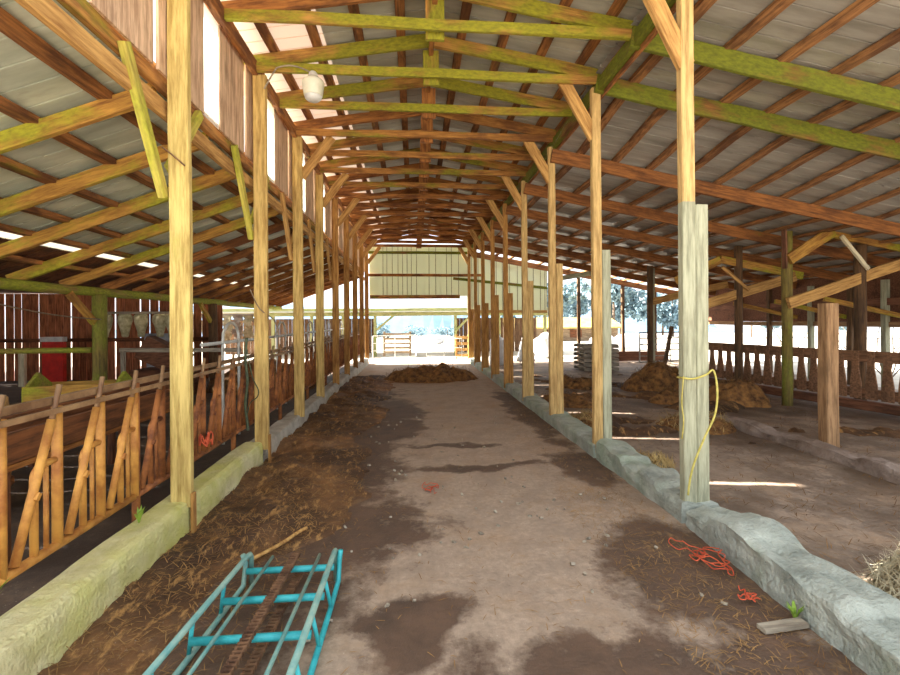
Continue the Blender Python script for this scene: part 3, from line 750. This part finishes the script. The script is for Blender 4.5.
# scattered straw (uncountable)
mb = MB()
blades(mb, (-1.05, 6.0), 3600, (.6, 3.4), .09, .004, lambda x, y: max(bank_h(x, y), 0.004) if bank_h(x, y) > -.02 or random.random() < .25 else None, .35)
blades(mb, (-1.2, 3.4), 1500, (.45, 1.4), .08, .0035, lambda x, y: max(bank_h(x, y), .004), .35)
tag(mb.build('straw_litter', M['straw_mid']), 'loose straw strewn over the manure bank on the left of the aisle', 'straw', kind='stuff')
mb = MB()
blades(mb, (1.65, 2.9), 1500, (.36, 1.3), .07, .003, lambda x, y: h_aisle(x, y), .4)
blades(mb, (1.7, 6.2), 900, (.32, 2.4), .07, .003, lambda x, y: h_aisle(x, y), .4)
blades(mb, (.5, 4.6), 700, (1.2, 3.), .06, .004, lambda x, y: h_aisle(x, y), .2)
tag(mb.build('straw_litter', M['straw_mid']), 'thin straw scattered along the foot of the right kerb', 'straw', kind='stuff')
mb = MB()
blades(mb, (4.6, 6.5), 5200, (2.2, 4.2), .10, .005, lambda x, y: h_side(x, y), .4)
tag(mb.build('straw_litter', M['straw_dark']), 'brown straw strewn over the floor of the right pen', 'straw', kind='stuff')
mb = MB()
for _ in range(110):
    x = random.uniform(-.6, 1.8); y = random.uniform(2.2, 7.5); r = random.uniform(.006, .017)
    mb.box((x, y, r*.5), (r*2, r*1.6, r), random.random()*3, random.random(), random.random())
tag(mb.build('gravel_bits', M['board_grey']), 'pale pebbles and scraps scattered on the aisle floor', 'pebbles', kind='stuff')

# ---------------------------------------------------------------- right pen: poles, braces, feed fence, outer wall
def pole(name, label, x, y, z, d, mat, rnd=10):
    t = thing(name, label, 'post', (x, y, 0))
    beam('pole', (x, y, -.05), (x+.01, y, z), d, d, mat, t, .008, 7, rnd)
    return t
p = pole('log_pole', 'mossy round log pole carrying the arched braces in the right pen', 6.84, 7.84, z_right(6.84, 7.84)-.02, .17, M['pole_moss'])
beam('splice_board', (6.74, 7.76, 2.5), (6.74, 7.76, 3.2), .03, .1, M['plank_red'], p)
pole('log_pole', 'dark round log pole beside the hay heap at the fence', 7.0, 9.3, z_right(7.0, 9.3)-.02, .16, M['pole_dark'])
pole('log_pole', 'dark round log pole standing at the fence on the far right', 8.2, 7.75, z_right(8.2, 7.75)-.02, .19, M['pole_dark'])
pole('log_pole', 'brown round pole behind the big hay heap', 6.95, 12.9, z_right(7, 12.9)-.02, .17, M['pole_dark'])
pole('log_pole', 'pale pole close behind the brown one past the big hay heap', 7.2, 13.2, z_right(7.2, 13.2)-.02, .12, M['post_grey'])
pole('log_pole', 'dark round pole in the middle of the far right pen', 7.1, 11.1, z_right(7.1, 11.1)-.02, .15, M['pole_dark'])
tag(beam('square_post', (5.2, 5.32, -.05), (5.2, 5.32, 1.78), .17, .15, M['short_post'], None, .006), 'short thick square post cut off at eye height by the crumbling concrete strip', 'post')
def brace(label, A, B, w, h, m): tag(beam('timber_brace', A, B, w, h, m, None, .01, 6), label, 'brace')
brace('long brown timber rising to the right from the mossy log pole', (6.76, 7.72, 1.87), (9.4, 7.72, 2.72), .07, .2, M['brace_tan'])
brace('arched timber running up from the mossy log pole to the rafters', (6.78, 7.72, 2.66), (7.66, 7.74, 3.18), .07, .2, M['raft_left'])
brace('timber sloping down right from the top of the arched brace', (7.60, 7.74, 3.16), (9.4, 7.74, 2.84), .07, .17, M['raft_left'])
brace('thin pale strut between the arched brace and the far right pole', (7.75, 7.66, 3.08), (8.24, 7.62, 2.48), .05, .06, M['wood_cream'])
brace('long timber sloping across behind the doubled post', (5.9, 9.3, 1.80), (8.3, 9.3, 2.52), .07, .2, M['brace_tan'])
brace('timber rising left to right to the top of the dark pole', (5.6, 9.32, 2.42), (6.6, 9.32, 2.86), .07, .17, M['raft_left'])
brace('timber falling to the right behind the mossy pole', (6.6, 9.32, 2.88), (8.5, 9.32, 2.52), .07, .16, M['raft_left'])
brace('thin cream strut below the falling timber', (6.6, 9.24, 2.7), (7.2, 9.24, 2.2), .05, .06, M['brace_tan'])
brace('timber sloping up from the back pole pair behind the doubled post', (6.95, 12.95, 2.08), (9.4, 12.95, 2.62), .06, .2, M['brace_tan'])
brace('short timber behind the sister plank of the third right post', (4.9, 15.21, 2.98), (7.2, 15.21, 3.36), .05, .16, M['post_grey'])

# plank feed fence
f0 = Vector((7.95, 6.1, 0)); f1 = Vector((7.05, 10.9, 0)); fd = (f1-f0); FL = fd.length; fd.normalize(); fnorm = Vector((-fd.y, fd.x, 0))
t = thing('feed_fence', 'plank feed fence with slanted boards along the right pen', 'fence', tuple((f0+f1)/2))
def fpt(s, z, o=0.): 
    p = f0+fd*s+fnorm*o; return (p.x, p.y, z)
beam('fence_rail', fpt(0, .93), fpt(FL, .93), .04, .19, M['fence_board'], t)
beam('fence_rail', fpt(0, .30), fpt(FL, .30), .04, .16, M['fence_board'], t)
beam('fence_sill', fpt(0, .10, .05), fpt(FL, .10, .05), .1, .16, M['plank_red'], t)
s = .1; k = 0
while s < FL-.05:
    q = MB(); w = .125; e = .035
    P = lambda ss, z, o: Vector(fpt(ss, z, o))
    prof = [(s-w/2-.03, .2), (s+w/2+.02, .2), (s+w/2+.02, .45), (s+w/2-.01, .72), (s+w/2-.01, 1.02), (s-w/2+.01, 1.02), (s-w/2+.01, .72), (s-w/2-.03, .45)]
    A = [q.bm.verts.new(P(a, z, .02)) for a, z in prof]; B = [q.bm.verts.new(P(a, z, .045)) for a, z in prof]
    q.bm.faces.new(A); q.bm.faces.new(B[::-1])
    for i in range(8): q.bm.faces.new((A[i], A[(i+1)%8], B[(i+1)%8], B[i]))
    q.build('fence_board', M['fence_board'], t)
    s += .235; k += 1

# outer right wall: boards above, open strip below
wr = thing('wall_right', None, None, (10.6, 9, 1.4)); wr['kind'] = 'structure'
mb = MB(); z = 1.50
for i in range(7):
    za = 1.50+.2*i
    mb.hexa([(10.58, 1., za), (10.61, 1., za), (10.61, BACK, za), (10.58, BACK, za), (10.58, 1., za+.2), (10.6, 1., za+.2), (10.6, BACK, za+.2), (10.58, BACK, za+.2)])
mb.build('wall_board', M['plank_red'], wr)
beam('wall_header', (10.5, 1., 1.44), (10.5, BACK, 1.44), .08, .12, M['short_post'], wr)
beam('wall_header', (10.45, 1., 1.95), (10.45, BACK, 1.95), .05, .16, M['plank_red'], wr)
for k, y in enumerate((13.9, 12.6, 11.2, 10.1, 9.3, 8.3, 7.2)):
    tag(beam('wall_post', (10.45, y, -.05), (10.45, y, z_right(10.45, y)-.1), .12, .12, M['pole_dark' if k % 2 else 'post_grey'], None, .004),
        f'weathered post of the open outer right wall, {ORD[k+1]} from the back corner', 'post')
for k, (y, zz) in enumerate(((10.2, 0), (8.9, .0), (11.6, .0))):
    tag(beam('low_rafter', (8.6, y, 2.0), (10.42, y, 1.62), .05, .1, M['raft_left'], None), f"mossy low rafter sloping down to the outer right wall, {['middle', 'nearest', 'farthest'][k]} of three", 'rafter')
for k, (x, y, z) in enumerate(((6.28, BACK, 3.25), (8.02, BACK, 2.9), (9.3, BACK, 2.7))):
    tag(beam('end_post', (x, y, -.05), (x, y, z), .11, .11, M['pole_dark' if k else 'pole_dark'], None, .004),
        f"slim dark post in the open right back end, {['first', 'second', 'third'][k]} right of the pale siding", 'post')
pp = beam('board_wall', (7.4, BACK-.4, .2), (9.6, BACK-.4, .2), .04, .36, M['plank_red'], None); tag(pp, 'low brown plank board at the back of the right pen', 'board')

# pallets stacked at the back of the right pen
for i in range(6):
    t = thing('pallet', f"weathered pallet, {['bottom', 'second from ground', 'third from ground', 'third from top', 'second from top', 'topmost'][i]} of the stack in the right pen", 'pallet', (5.75, 14.0, .14*i), 'stacked pallets at the back of the right pen')
    for k in range(3): MB().box((5.75, 13.56+.44*k, .14*i+.05), (1.1, .05, .085)).build('stringer', M['board_grey'], t)
    for k in range(5): MB().box((5.3+.225*k, 14.0, .14*i+.104), (.13, 1.0, .022)).build('deck_board', M['board_grey'], t)
# white wrapped things beyond the back end
def blob(name, label, cat, c, r, mat, seed, squash=(1, 1, 1), lumps=.25, sub=3):
    bm = bmesh.new(); bmesh.ops.create_icosphere(bm, subdivisions=sub, radius=1.)
    for v in bm.verts:
        k = 1+lumps*noise.noise(v.co*1.8+Vector((seed, 0, 0)))+lumps*.5*noise.noise(v.co*4+Vector((0, seed, 0)))
        v.co = Vector((v.co.x*r*squash[0]*k, v.co.y*r*squash[1]*k, max(-.85, v.co.z)*r*squash[2]*k))
    me = bpy.data.meshes.new(name); bm.to_mesh(me); bm.free(); me.materials.append(mat)
    for p in me.polygons: p.use_smooth = True
    o = bpy.data.objects.new(name, me); COL.objects.link(o); o.location = c
    return tag(o, label, cat)
blob('wrapped_bale', 'crumpled white wrapped bale beyond the left of the pallet stack', 'bale', (5.6, 19.2, .42), .55, M['white'], 3, (1, .9, 1), .35)
blob('wrapped_bale', 'white wrapped bale beyond the slim dark posts at the back', 'bale', (8.4, 19.6, .42), .58, M['white'], 9, (1.2, .9, .9), .15)
blob('wrapped_bale', 'second white wrapped bale further right at the open back end', 'bale', (9.9, 20.4, .42), .58, M['white'], 14, (1.2, .9, .9), .15)
t = thing('storage_tank', 'upright white plastic tank standing behind the far right posts', 'tank', (2.95, 15.9, 0))
MB().lathe([(.25, 0), (.27, .05), (.27, .85), (.22, .95), (.1, .99), (.1, 1.04)], (2.95, 15.9, 0)).build('tank_body', M['white'], t, smooth=True)
MB().lathe([(.11, 1.03), (.11, 1.08), (.02, 1.085)], (2.95, 15.9, 0)).build('tank_lid', M['tin'], t, smooth=True)
t = thing('feed_hopper', 'white cone shaped hopper standing at the back right of the aisle', 'hopper', (4.05, 16.2, 0))
MB().lathe([(.34, .1), (.30, .3), (.14, .95), (.12, 1.0)], (4.05, 16.2, 0)).build('hopper_body', M['white'], t, smooth=True)
for a in range(3): MB().tube([(4.05+.3*math.cos(a*2.1), 16.2+.3*math.sin(a*2.1), 0), (4.05+.28*math.cos(a*2.1), 16.2+.28*math.sin(a*2.1), .16)], .02).build('leg', M['tin'], t)
# tube gate and leaning post right back
def gate(name, label, A, B, z0, z1, n, r, mat, verts=2):
    A = Vector(A); B = Vector(B); t = thing(name, label, 'gate', tuple(A))
    MB().tube([(A.x, A.y, z0), (A.x, A.y, z1), (B.x, B.y, z1), (B.x, B.y, z0), (A.x, A.y, z0)], r, 8).build('gate_frame', mat, t)
    for k in range(1, n):
        z = z0+(z1-z0)*k/n; MB().tube([(A.x, A.y, z), (B.x, B.y, z)], r*.75, 6).build('gate_bar', mat, t)
    for k in range(1, verts):
        p = A.lerp(B, k/verts); MB().tube([(p.x, p.y, z0), (p.x, p.y, z1)], r*.75, 6).build('gate_upright', mat, t)
    return t
gate('tube_gate', 'tubular steel gate in the open back corner of the right pen', (7.3, 14.2, 0), (9.6, 14.6, 0), .2, 1.15, 5, .025, M['pipe_grey'])
tag(beam('leaning_post', (8.0, 14.0, 0), (8.3, 14.05, 1.35), .1, .1, M['pole_dark'], None), 'dark post leaning against the back corner gate', 'post')
gate('tube_gate', 'pale tubular gate across the left half of the back opening', (-1.55, 17.6, 0), (.1, 18.4, 0), .15, 1.0, 3, .02, M['pipe_white'])
gate('tube_gate', 'thin tubular gate standing open in the middle of the back opening', (.55, 18.9, 0), (1.95, 18.3, 0), .1, .85, 2, .02, M['pipe_grey'])

# ---------------------------------------------------------------- low shed behind the back wall
SY = 21.
t = thing('low_shed', 'low open shed with a pale green front beam seen through the back opening', 'shed', (0, SY, 0))
beam('front_beam', (-9.5, SY, 1.98), (6.3, SY, 1.98), .1, .36, M['shed_green'], t, .01, 20)
for x in (-8.6, -6.3, -4.6, -3.2, -1.75, 1.95, 4.0, 6.2): beam('shed_post', (x, SY+.08, -.1), (x, SY+.08, 1.85), .13, .13, M['shed_green'], t)
def sidingwall(x0, x1, y, z1, mat):
    mb = MB(); x = x0
    while x < x1:
        w = random.uniform(.16, .26); mb.box((x+w/2, y+random.uniform(0, .02), z1/2-.05), (w-.012, .025, z1+.1)); x += w
    mb.build('shed_wall', mat, t)
sidingwall(-9.4, -2.0, SY+2.6, 1.7, M['shed_wall']); sidingwall(2.2, 6.3, SY+2.6, 1.7, M['shed_wall'])
MB().hexa([(-9.6, SY-.3, 1.98), (6.4, SY-.3, 1.98), (6.4, SY+3, 1.86), (-9.6, SY+3, 1.86), (-9.6, SY-.3, 2.02), (6.4, SY-.3, 2.02), (6.4, SY+3, 1.90), (-9.6, SY+3, 1.90)]).build('shed_roof', M['sheet'], t)
beam('shed_brace', (-1.7, SY, 1.15), (-.9, SY, 1.82), .06, .1, M['shed_green'], t); beam('shed_brace', (1.95, SY, 1.1), (2.6, SY, 1.75), .06, .1, M['shed_green'], t)
t = thing('plank_gate', 'pale wooden plank gate standing at the left of the back opening', 'gate', (-.75, SY-.6, 0))
for k in range(5): beam('gate_board', (-1.35, SY-.6, .18+.2*k), (-.12, SY-.6, .18+.2*k), .03, .11, M['shed_wood'], t)
for x in (-1.3, -.15): beam('gate_stile', (x, SY-.56, .0), (x, SY-.56, 1.1), .1, .04, M['shed_wood'], t)
t = thing('plank_gate', 'short tan plank gate at the right of the back opening', 'gate', (2.1, 18.6, 0))
for k in range(4): beam('gate_board', (1.72, 18.6, .15+.24*k), (2.3, 18.6, .15+.24*k), .03, .12, M['brace_tan'], t)
for x in (1.76, 2.26): beam('gate_stile', (x, 18.64, 0), (x, 18.64, 1.0), .08, .04, M['brace_tan'], t)
blob('wrapped_bale', 'grey bale far out in the white yard beyond the back opening', 'bale', (1.6, 30., .3), .42, M['tin'], 5, (1.1, 1, .8), .15)
# tan roofed building further away on the right
t = thing('farm_building', 'distant tan roofed farm building seen between the right posts', 'building', (11.5, 34, 0))
MB().box((11.5, 36, .5), (8.5, 4, 1.1)).build('wall', M['shed_wood'], t)
MB().prism([(33.4, 1.0), (36, 1.75), (38.6, 1.0), (38.6, .9), (36, 1.65), (33.4, .9)], 'x', 7., 16.).build('roof', M['tan_roof'], t)
for k in range(4): MB().box((8.4+2.*k, 33.98, .5), (.9, .06, .6)).build('window', M['plank_dark'], t)

# ---------------------------------------------------------------- left yard and the old barn beyond
wo = thing('wall_old_barn', None, None, (-9.5, 13.6, 0)); wo['kind'] = 'structure'
mb = MB(); x = -13.4
while x < -5.6:
    w = random.uniform(.15, .23); mb.box((x+w/2, 13.6, 1.15), (w, .03, 2.5)); x += w+random.choice((.012, .03, .045))
mb.build('wall_board', M['plank_wall'], wo)
beam('wall_rail', (-13.4, 13.55, 1.1), (-5.6, 13.55, 1.1), .05, .1, M['plank_dark'], wo)
mb = MB()
for k in range(34): mb.box((-9.25, .6+.4*k, 2.44), (8.3, .39, .03))  # near end carried forward out of view to keep sun off the left pen
o = mb.build('ceiling_old_barn', M['plank_dark']); o['kind'] = 'structure'
mb = MB()
for k in range(40): mb.box((-13.4, .6+.33*k, 1.2), (.03, .31, 2.5))
o = mb.build('sun_block_wall_left', M['plank_wall']); o['kind'] = 'structure'  # unseen wall added to keep low sun off the left pen floor
tag(beam('rail_pole', (-8.6, 7.28, 1.17), (-4.85, 7.28, 1.18), .085, .085, M['moss_beam'], None, .006, 8, 10), 'mossy green rail pole running left from the mossy log post', 'rail')
t = thing('wooden_rail', 'dull wooden frame rail right of the mossy log post', 'rail', (-4.1, 8.2, 0))
beam('frame_rail', (-5.0, 8.2, 1.12), (-3.0, 8.2, 1.10), .05, .07, M['board_grey'], t)
for x in (-4.95, -3.9): beam('frame_leg', (x, 8.2, -.03), (x, 8.2, 1.1), .06, .06, M['board_grey'], t)
t = thing('feed_box', 'red painted box panel with a white top edge against the old plank wall', 'box', (-9.05, 12.4, 0))
MB().box((-9.15, 12.4, .55), (.5, .12, 1.1)).build('box_body', M['red'], t)
MB().box((-9.15, 12.38, 1.17), (.54, .16, .12)).build('box_lid', M['white'], t)
tag(beam('cream_post', (-9.75, 12.2, 0), (-9.75, 12.2, .95), .14, .1, M['wood_cream'], None), 'short cream painted post left of the red box', 'post')
# sacks on a rail
tag(beam('sack_rail', (-8.1, 12., 1.84), (-5.6, 12., 1.82), .05, .06, M['board_grey'], None), 'grey pole rail from which the pale sacks hang', 'rail')
for k, x in enumerate((-7.62, -7.16, -6.78, -6.33, -6.05)):
    mb = MB(); rings = []
    for z, w, d in ((1.80, .13, .05), (1.74, .17, .09), (1.62, .17, .12), (1.48, .12, .10), (1.34, .085, .08), (1.24, .075, .07), (1.22, .05, .05)):
        rings.append([mb.bm.verts.new((x+w*math.cos(a)*(1+.18*noise.noise((a, z*5, k))), 12.-.05+d*math.sin(a), z)) for a in [q*2*PI/14 for q in range(14)]])
    for q, r in zip(rings, rings[1:]):
        for a in range(14): mb.bm.faces.new((q[a], q[(a+1)%14], r[(a+1)%14], r[a]))
    mb.bm.faces.new(rings[0]); mb.bm.faces.new(rings[-1])
    tag(mb.build('hanging_sack', M['sack'], None, (x, 11.95, 1.8), True), ['narrow tan sack at the left end of the hanging row', 'pale tapered sack hanging second from the left on the rail', 'greenish tapered sack hanging in the middle of the rail', 'whitest tapered sack hanging fourth from the left', 'crumpled pale sack at the right end of the hanging row'][k], 'sack', 'pale sacks hanging from a rail')
for k, (x, w, z0, z1, lab) in enumerate(((-6.35, 1.1, .95, 1.3, 'upper ribbed grey tin sheet behind the hanging sacks'), (-6.45, .8, .0, .93, 'lower pale tin sheet standing below the ribbed one'))):
    mb = MB(); n = 24
    for q in range(n):
        mb.box((x-w/2+w*(q+.5)/n, 12.3+.012*(q % 2), (z0+z1)/2), (w/n*1.05, .01, z1-z0))
    tag(mb.build('tin_sheet', M['tin'], None, (x, 12.3, z0)), lab, 'sheet')
# mossy wooden feeder and troughs behind the headlocks
t = thing('hay_feeder', 'mossy wooden trough with a pointed end board behind the headlocks', 'feeder', (-4.0, 5.6, 0))
for x in (-4.35, -3.4):
    MB().prism([(5.45, .55), (5.85, .55), (5.85, .86), (5.65, 1.02), (5.45, .84)], 'x', x-.02, x+.02).build('end_board', M['moss_beam'], t)
for yq in (5.45, 5.85): beam('side_board', (-4.35, yq, .77), (-3.4, yq, .80), .03, .22, M['raft_left'], t)
for x in (-4.3, -3.45):
    for yq in (5.5, 5.8): beam('leg', (x, yq, -.03), (x, yq, .7), .06, .06, M['plank_dark'], t)
t = thing('feed_bunk', 'long brown plank bunk lying behind the nearest headlocks', 'feeder', (-2.9, 4.2, 0))
beam('bunk_board', (-2.55, 2.9, .80), (-2.55, 5.0, .80), .04, .20, M['rust_wood'], t); beam('bunk_board', (-2.95, 2.9, .80), (-2.95, 5.0, .80), .04, .24, M['rust_wood'], t)
beam('bunk_floor', (-2.75, 2.9, .68), (-2.75, 5.0, .68), .42, .04, M['truss_brown'], t)
for yq in (3.1, 4.8):
    for x in (-2.6, -2.9): beam('leg', (x, yq, -.03), (x, yq, .68), .06, .06, M['plank_dark'], t)
t = thing('wooden_barrel', 'tan round wooden tub at the left edge behind the headlocks', 'tub', (-3.75, 4.1, 0))
MB().lathe([(.26, 0), (.30, .3), (.31, .55), (.28, .95), (.24, .95), (.24, .9), (.05, .9)], (-3.75, 4.1, 0), 24).build('tub_body', M['brace_tan'], t, smooth=True)
for z in (.2, .7): MB().lathe([(.305, z), (.315, z), (.315, z+.04), (.305, z+.04)], (-3.75, 4.1, 0), 24).build('hoop', M['rust_steel'], t, smooth=True)
tag(MB().box((-5.4, 10.4, .86), (.9, .5, .5), .2, .5).build('wooden_crate', M['plank_red'], None, (-5.4, 10.4, .5)), 'tilted reddish crate below the tin sheets', 'crate')
tag(MB().box((-5.4, 10.4, .28), (1.1, .7, .6)).build('wooden_crate', M['plank_dark'], None, (-5.4, 10.4, 0)), 'dark crate under the tilted reddish one', 'crate')
blob('manure_heap', 'dark manure heap in the left pen behind the headlocks', 'heap', (-3.6, 11.4, .1), .9, M['hay'], 4, (1.2, 1.2, .5), .4)
# white pipe rails deeper in the left pen
tag(MB().tube([(-2.5, 5.6, 1.32), (-2.5, 16.6, 1.32)], .022, 8).build('pipe_rail', M['pipe_white'], None, (-2.5, 5.6, 1.32), True), 'long white pipe rail behind the far headlock panels', 'rail')
for k, y in enumerate((6.2, 8.6, 11.0, 13.4, 15.8)):
    loose('pipe_hoop', f'bent white pipe hoop standing behind the headlocks, {ORD[k+1]} from the camera', 'hoop', [(-2.5, y, -.02), (-2.5, y, 1.25), (-2.5, y+.08, 1.5), (-2.5, y+.3, 1.58), (-2.5, y+.5, 1.48), (-2.5, y+.55, 1.2), (-2.5, y+.55, -.02)], .02, M['pipe_white'])
for k in range(7):
    x = -5.0-.33*k
    mb = MB(); n = 10
    for q in range(n):
        a = q/n; mb.box((x+.03*math.sin(q*2.), 15.2+.03*math.sin(q*1.4+k), 1.75-.085*q), (.26+.04*math.sin(q+k), .05, .1), .3*math.sin(q*1.1+k), .12*math.sin(q*.8))
    tag(mb.build('hanging_cloth', M['sack' if k % 2 else 'board_grey'], None, (x, 15.2, 1.8)), f'ragged pale cloth strip hanging behind the second left post, {ORD[k+1]} from the right', 'cloth', 'ragged cloths hanging in the left pen')
tag(beam('cloth_rail', (-7.3, 15.2, 1.82), (-4.7, 15.2, 1.82), .05, .06, M['board_grey'], None), 'rail holding the ragged cloth strips', 'rail')

# ---------------------------------------------------------------- trees and hill
def tree(label, c, h, r, seed, name='tree'):
    t = thing(name, label, 'tree', c, 'hazy trees beyond the barn'); rnd = random.Random(seed)
    MB().tube([(c[0], c[1], c[2]-.5), (c[0]+.05, c[1], c[2]+h*.5), (c[0], c[1], c[2]+h*.85)], .16*h/5, 8, True, .04).build('trunk', M['bark'], t, smooth=True)
    mb = MB(); cl = [(Vector((rnd.gauss(0, .42), rnd.gauss(0, .42), rnd.uniform(-.6, .8))), rnd.uniform(.3, .5)) for _ in range(9)]
    for p, q in cl:
        for _ in range(150):
            d = Vector((rnd.gauss(0, 1), rnd.gauss(0, 1), rnd.gauss(0, 1))).normalized()*q*rnd.uniform(.6, 1.05)
            v = p+d; w = Vector((c[0]+v.x*r, c[1]+v.y*r, c[2]+h*.6+v.z*h*.38)); s = .05*h*rnd.uniform(.6, 1.3)
            n = Vector((rnd.gauss(0, 1), rnd.gauss(0, 1), rnd.gauss(0, 1))).normalized(); a = n.orthogonal().normalized(); b = n.cross(a)
            vs = [mb.bm.verts.new(w+a*s*i+b*s*.6*j) for i, j in ((-1, 0), (0, -1), (1, 0), (0, 1))]; mb.bm.faces.new(vs)
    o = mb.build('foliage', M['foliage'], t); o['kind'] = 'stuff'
tl = [(13.5, 42, 5.2, 2.0), (16.5, 50, 4.6, 1.9), (19.0, 42, 6.0, 2.4), (23.5, 50, 5.0, 2.4), (25.5, 43, 4.4, 2.2), (29, 37, 3.4, 2.), (11.2, 52, 4.6, 1.8), (33.5, 34, 3.0, 2.), (16., 58, 5.6, 2.6), (21.5, 59, 6.2, 2.6), (27.5, 60, 6., 2.6), (33., 58, 5.4, 2.6), (30., 46, 4.2, 2.2), (4.6, 62, 2.4, 2.2), (0.2, 66, 2.2, 2.0), (-4.5, 60, 2.8, 2.0)]
for k, (x, y, h, r) in enumerate(sorted(tl, key=lambda q: q[0]/q[1])):
    tree(f"hazy far tree seen {'through the back opening' if x < 5 else 'past the right posts'}, {ORD[(k if x < 5 else k-3)+1]} there from the left", (x, y, -.3 if x > 5 else -1.4), h, r, 100+k)
def shrub(label, c, h, seed):
    t = thing('bare_shrub', label, 'shrub', c, 'bare shrubs outside the right wall'); rnd = random.Random(seed)
    for _ in range(9):
        a = rnd.uniform(0, 2*PI); l = h*rnd.uniform(.7, 1.1); p = Vector(c); pts = [tuple(p)]
        d = Vector((math.cos(a)*.35, math.sin(a)*.35, 1)).normalized()
        for q in range(5):
            d = (d+Vector((rnd.gauss(0, .22), rnd.gauss(0, .22), .0))).normalized(); p = p+d*l/5; pts.append(tuple(p))
        MB().tube(pts, .018, 5, True, .005).build('branch', M['bark'], t)
for k, (x, y) in enumerate(((12.3, 8.3), (12.8, 9.4), (12.2, 10.8), (13., 12.4), (12.4, 14.2))):
    shrub(f'bare branching shrub outside the open right wall, {ORD[k+1]} from the right edge', (x, y, -.06), 2.0, 300+k)
bm = bmesh.new(); N = 60; V = []
for i in range(N+1):
    x = -90+200*i/N; V.append([bm.verts.new((x, 120+k*18, -8+(1.2*k if k else 0)*(4+2.5*noise.noise((x*.03, k*.7, 2.))))) for k in range(4)])
for q, r in zip(V, V[1:]):
    for k in range(3): bm.faces.new((q[k], q[k+1], r[k+1], r[k]))
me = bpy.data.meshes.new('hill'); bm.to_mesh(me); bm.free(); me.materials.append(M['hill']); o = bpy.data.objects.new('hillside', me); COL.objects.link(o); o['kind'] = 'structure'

# ---------------------------------------------------------------- light
w = bpy.data.worlds.new('sky'); sc.world = w; w.use_nodes = True
bg = w.node_tree.nodes['Background']; bg.inputs[0].default_value = (.88, .94, 1., 1); bg.inputs[1].default_value = 1.2
sun = bpy.data.lights.new('sun', 'SUN'); sun.energy = 21.; sun.angle = math.radians(.6); sun.color = (1., .95, .86)
so = bpy.data.objects.new('sun', sun); COL.objects.link(so)
so.rotation_euler = Vector((1., -.16, -.77)).to_track_quat('-Z', 'Y').to_euler()

# ---------------------------------------------------------------- camera
cam = bpy.data.cameras.new('camera'); cam.sensor_width = 36; cam.lens = 455/900*36; cam.clip_start = .05; cam.clip_end = 600
cam.shift_y = -(337.5-320)/900
co = bpy.data.objects.new('camera', cam); COL.objects.link(co)
R = Matrix.Rotation(math.radians(-4.6), 4, 'Z') @ Matrix.Rotation(PI/2, 4, 'X') @ Matrix.Rotation(math.radians(-.35), 4, 'Z')
co.matrix_world = Matrix.Translation((0, 0, 1.6)) @ R
sc.camera = co
vs = sc.view_settings; vs.view_transform = 'Standard'; vs.look = 'None'; vs.gamma = 1.; vs.use_curve_mapping = False; vs.exposure = .9
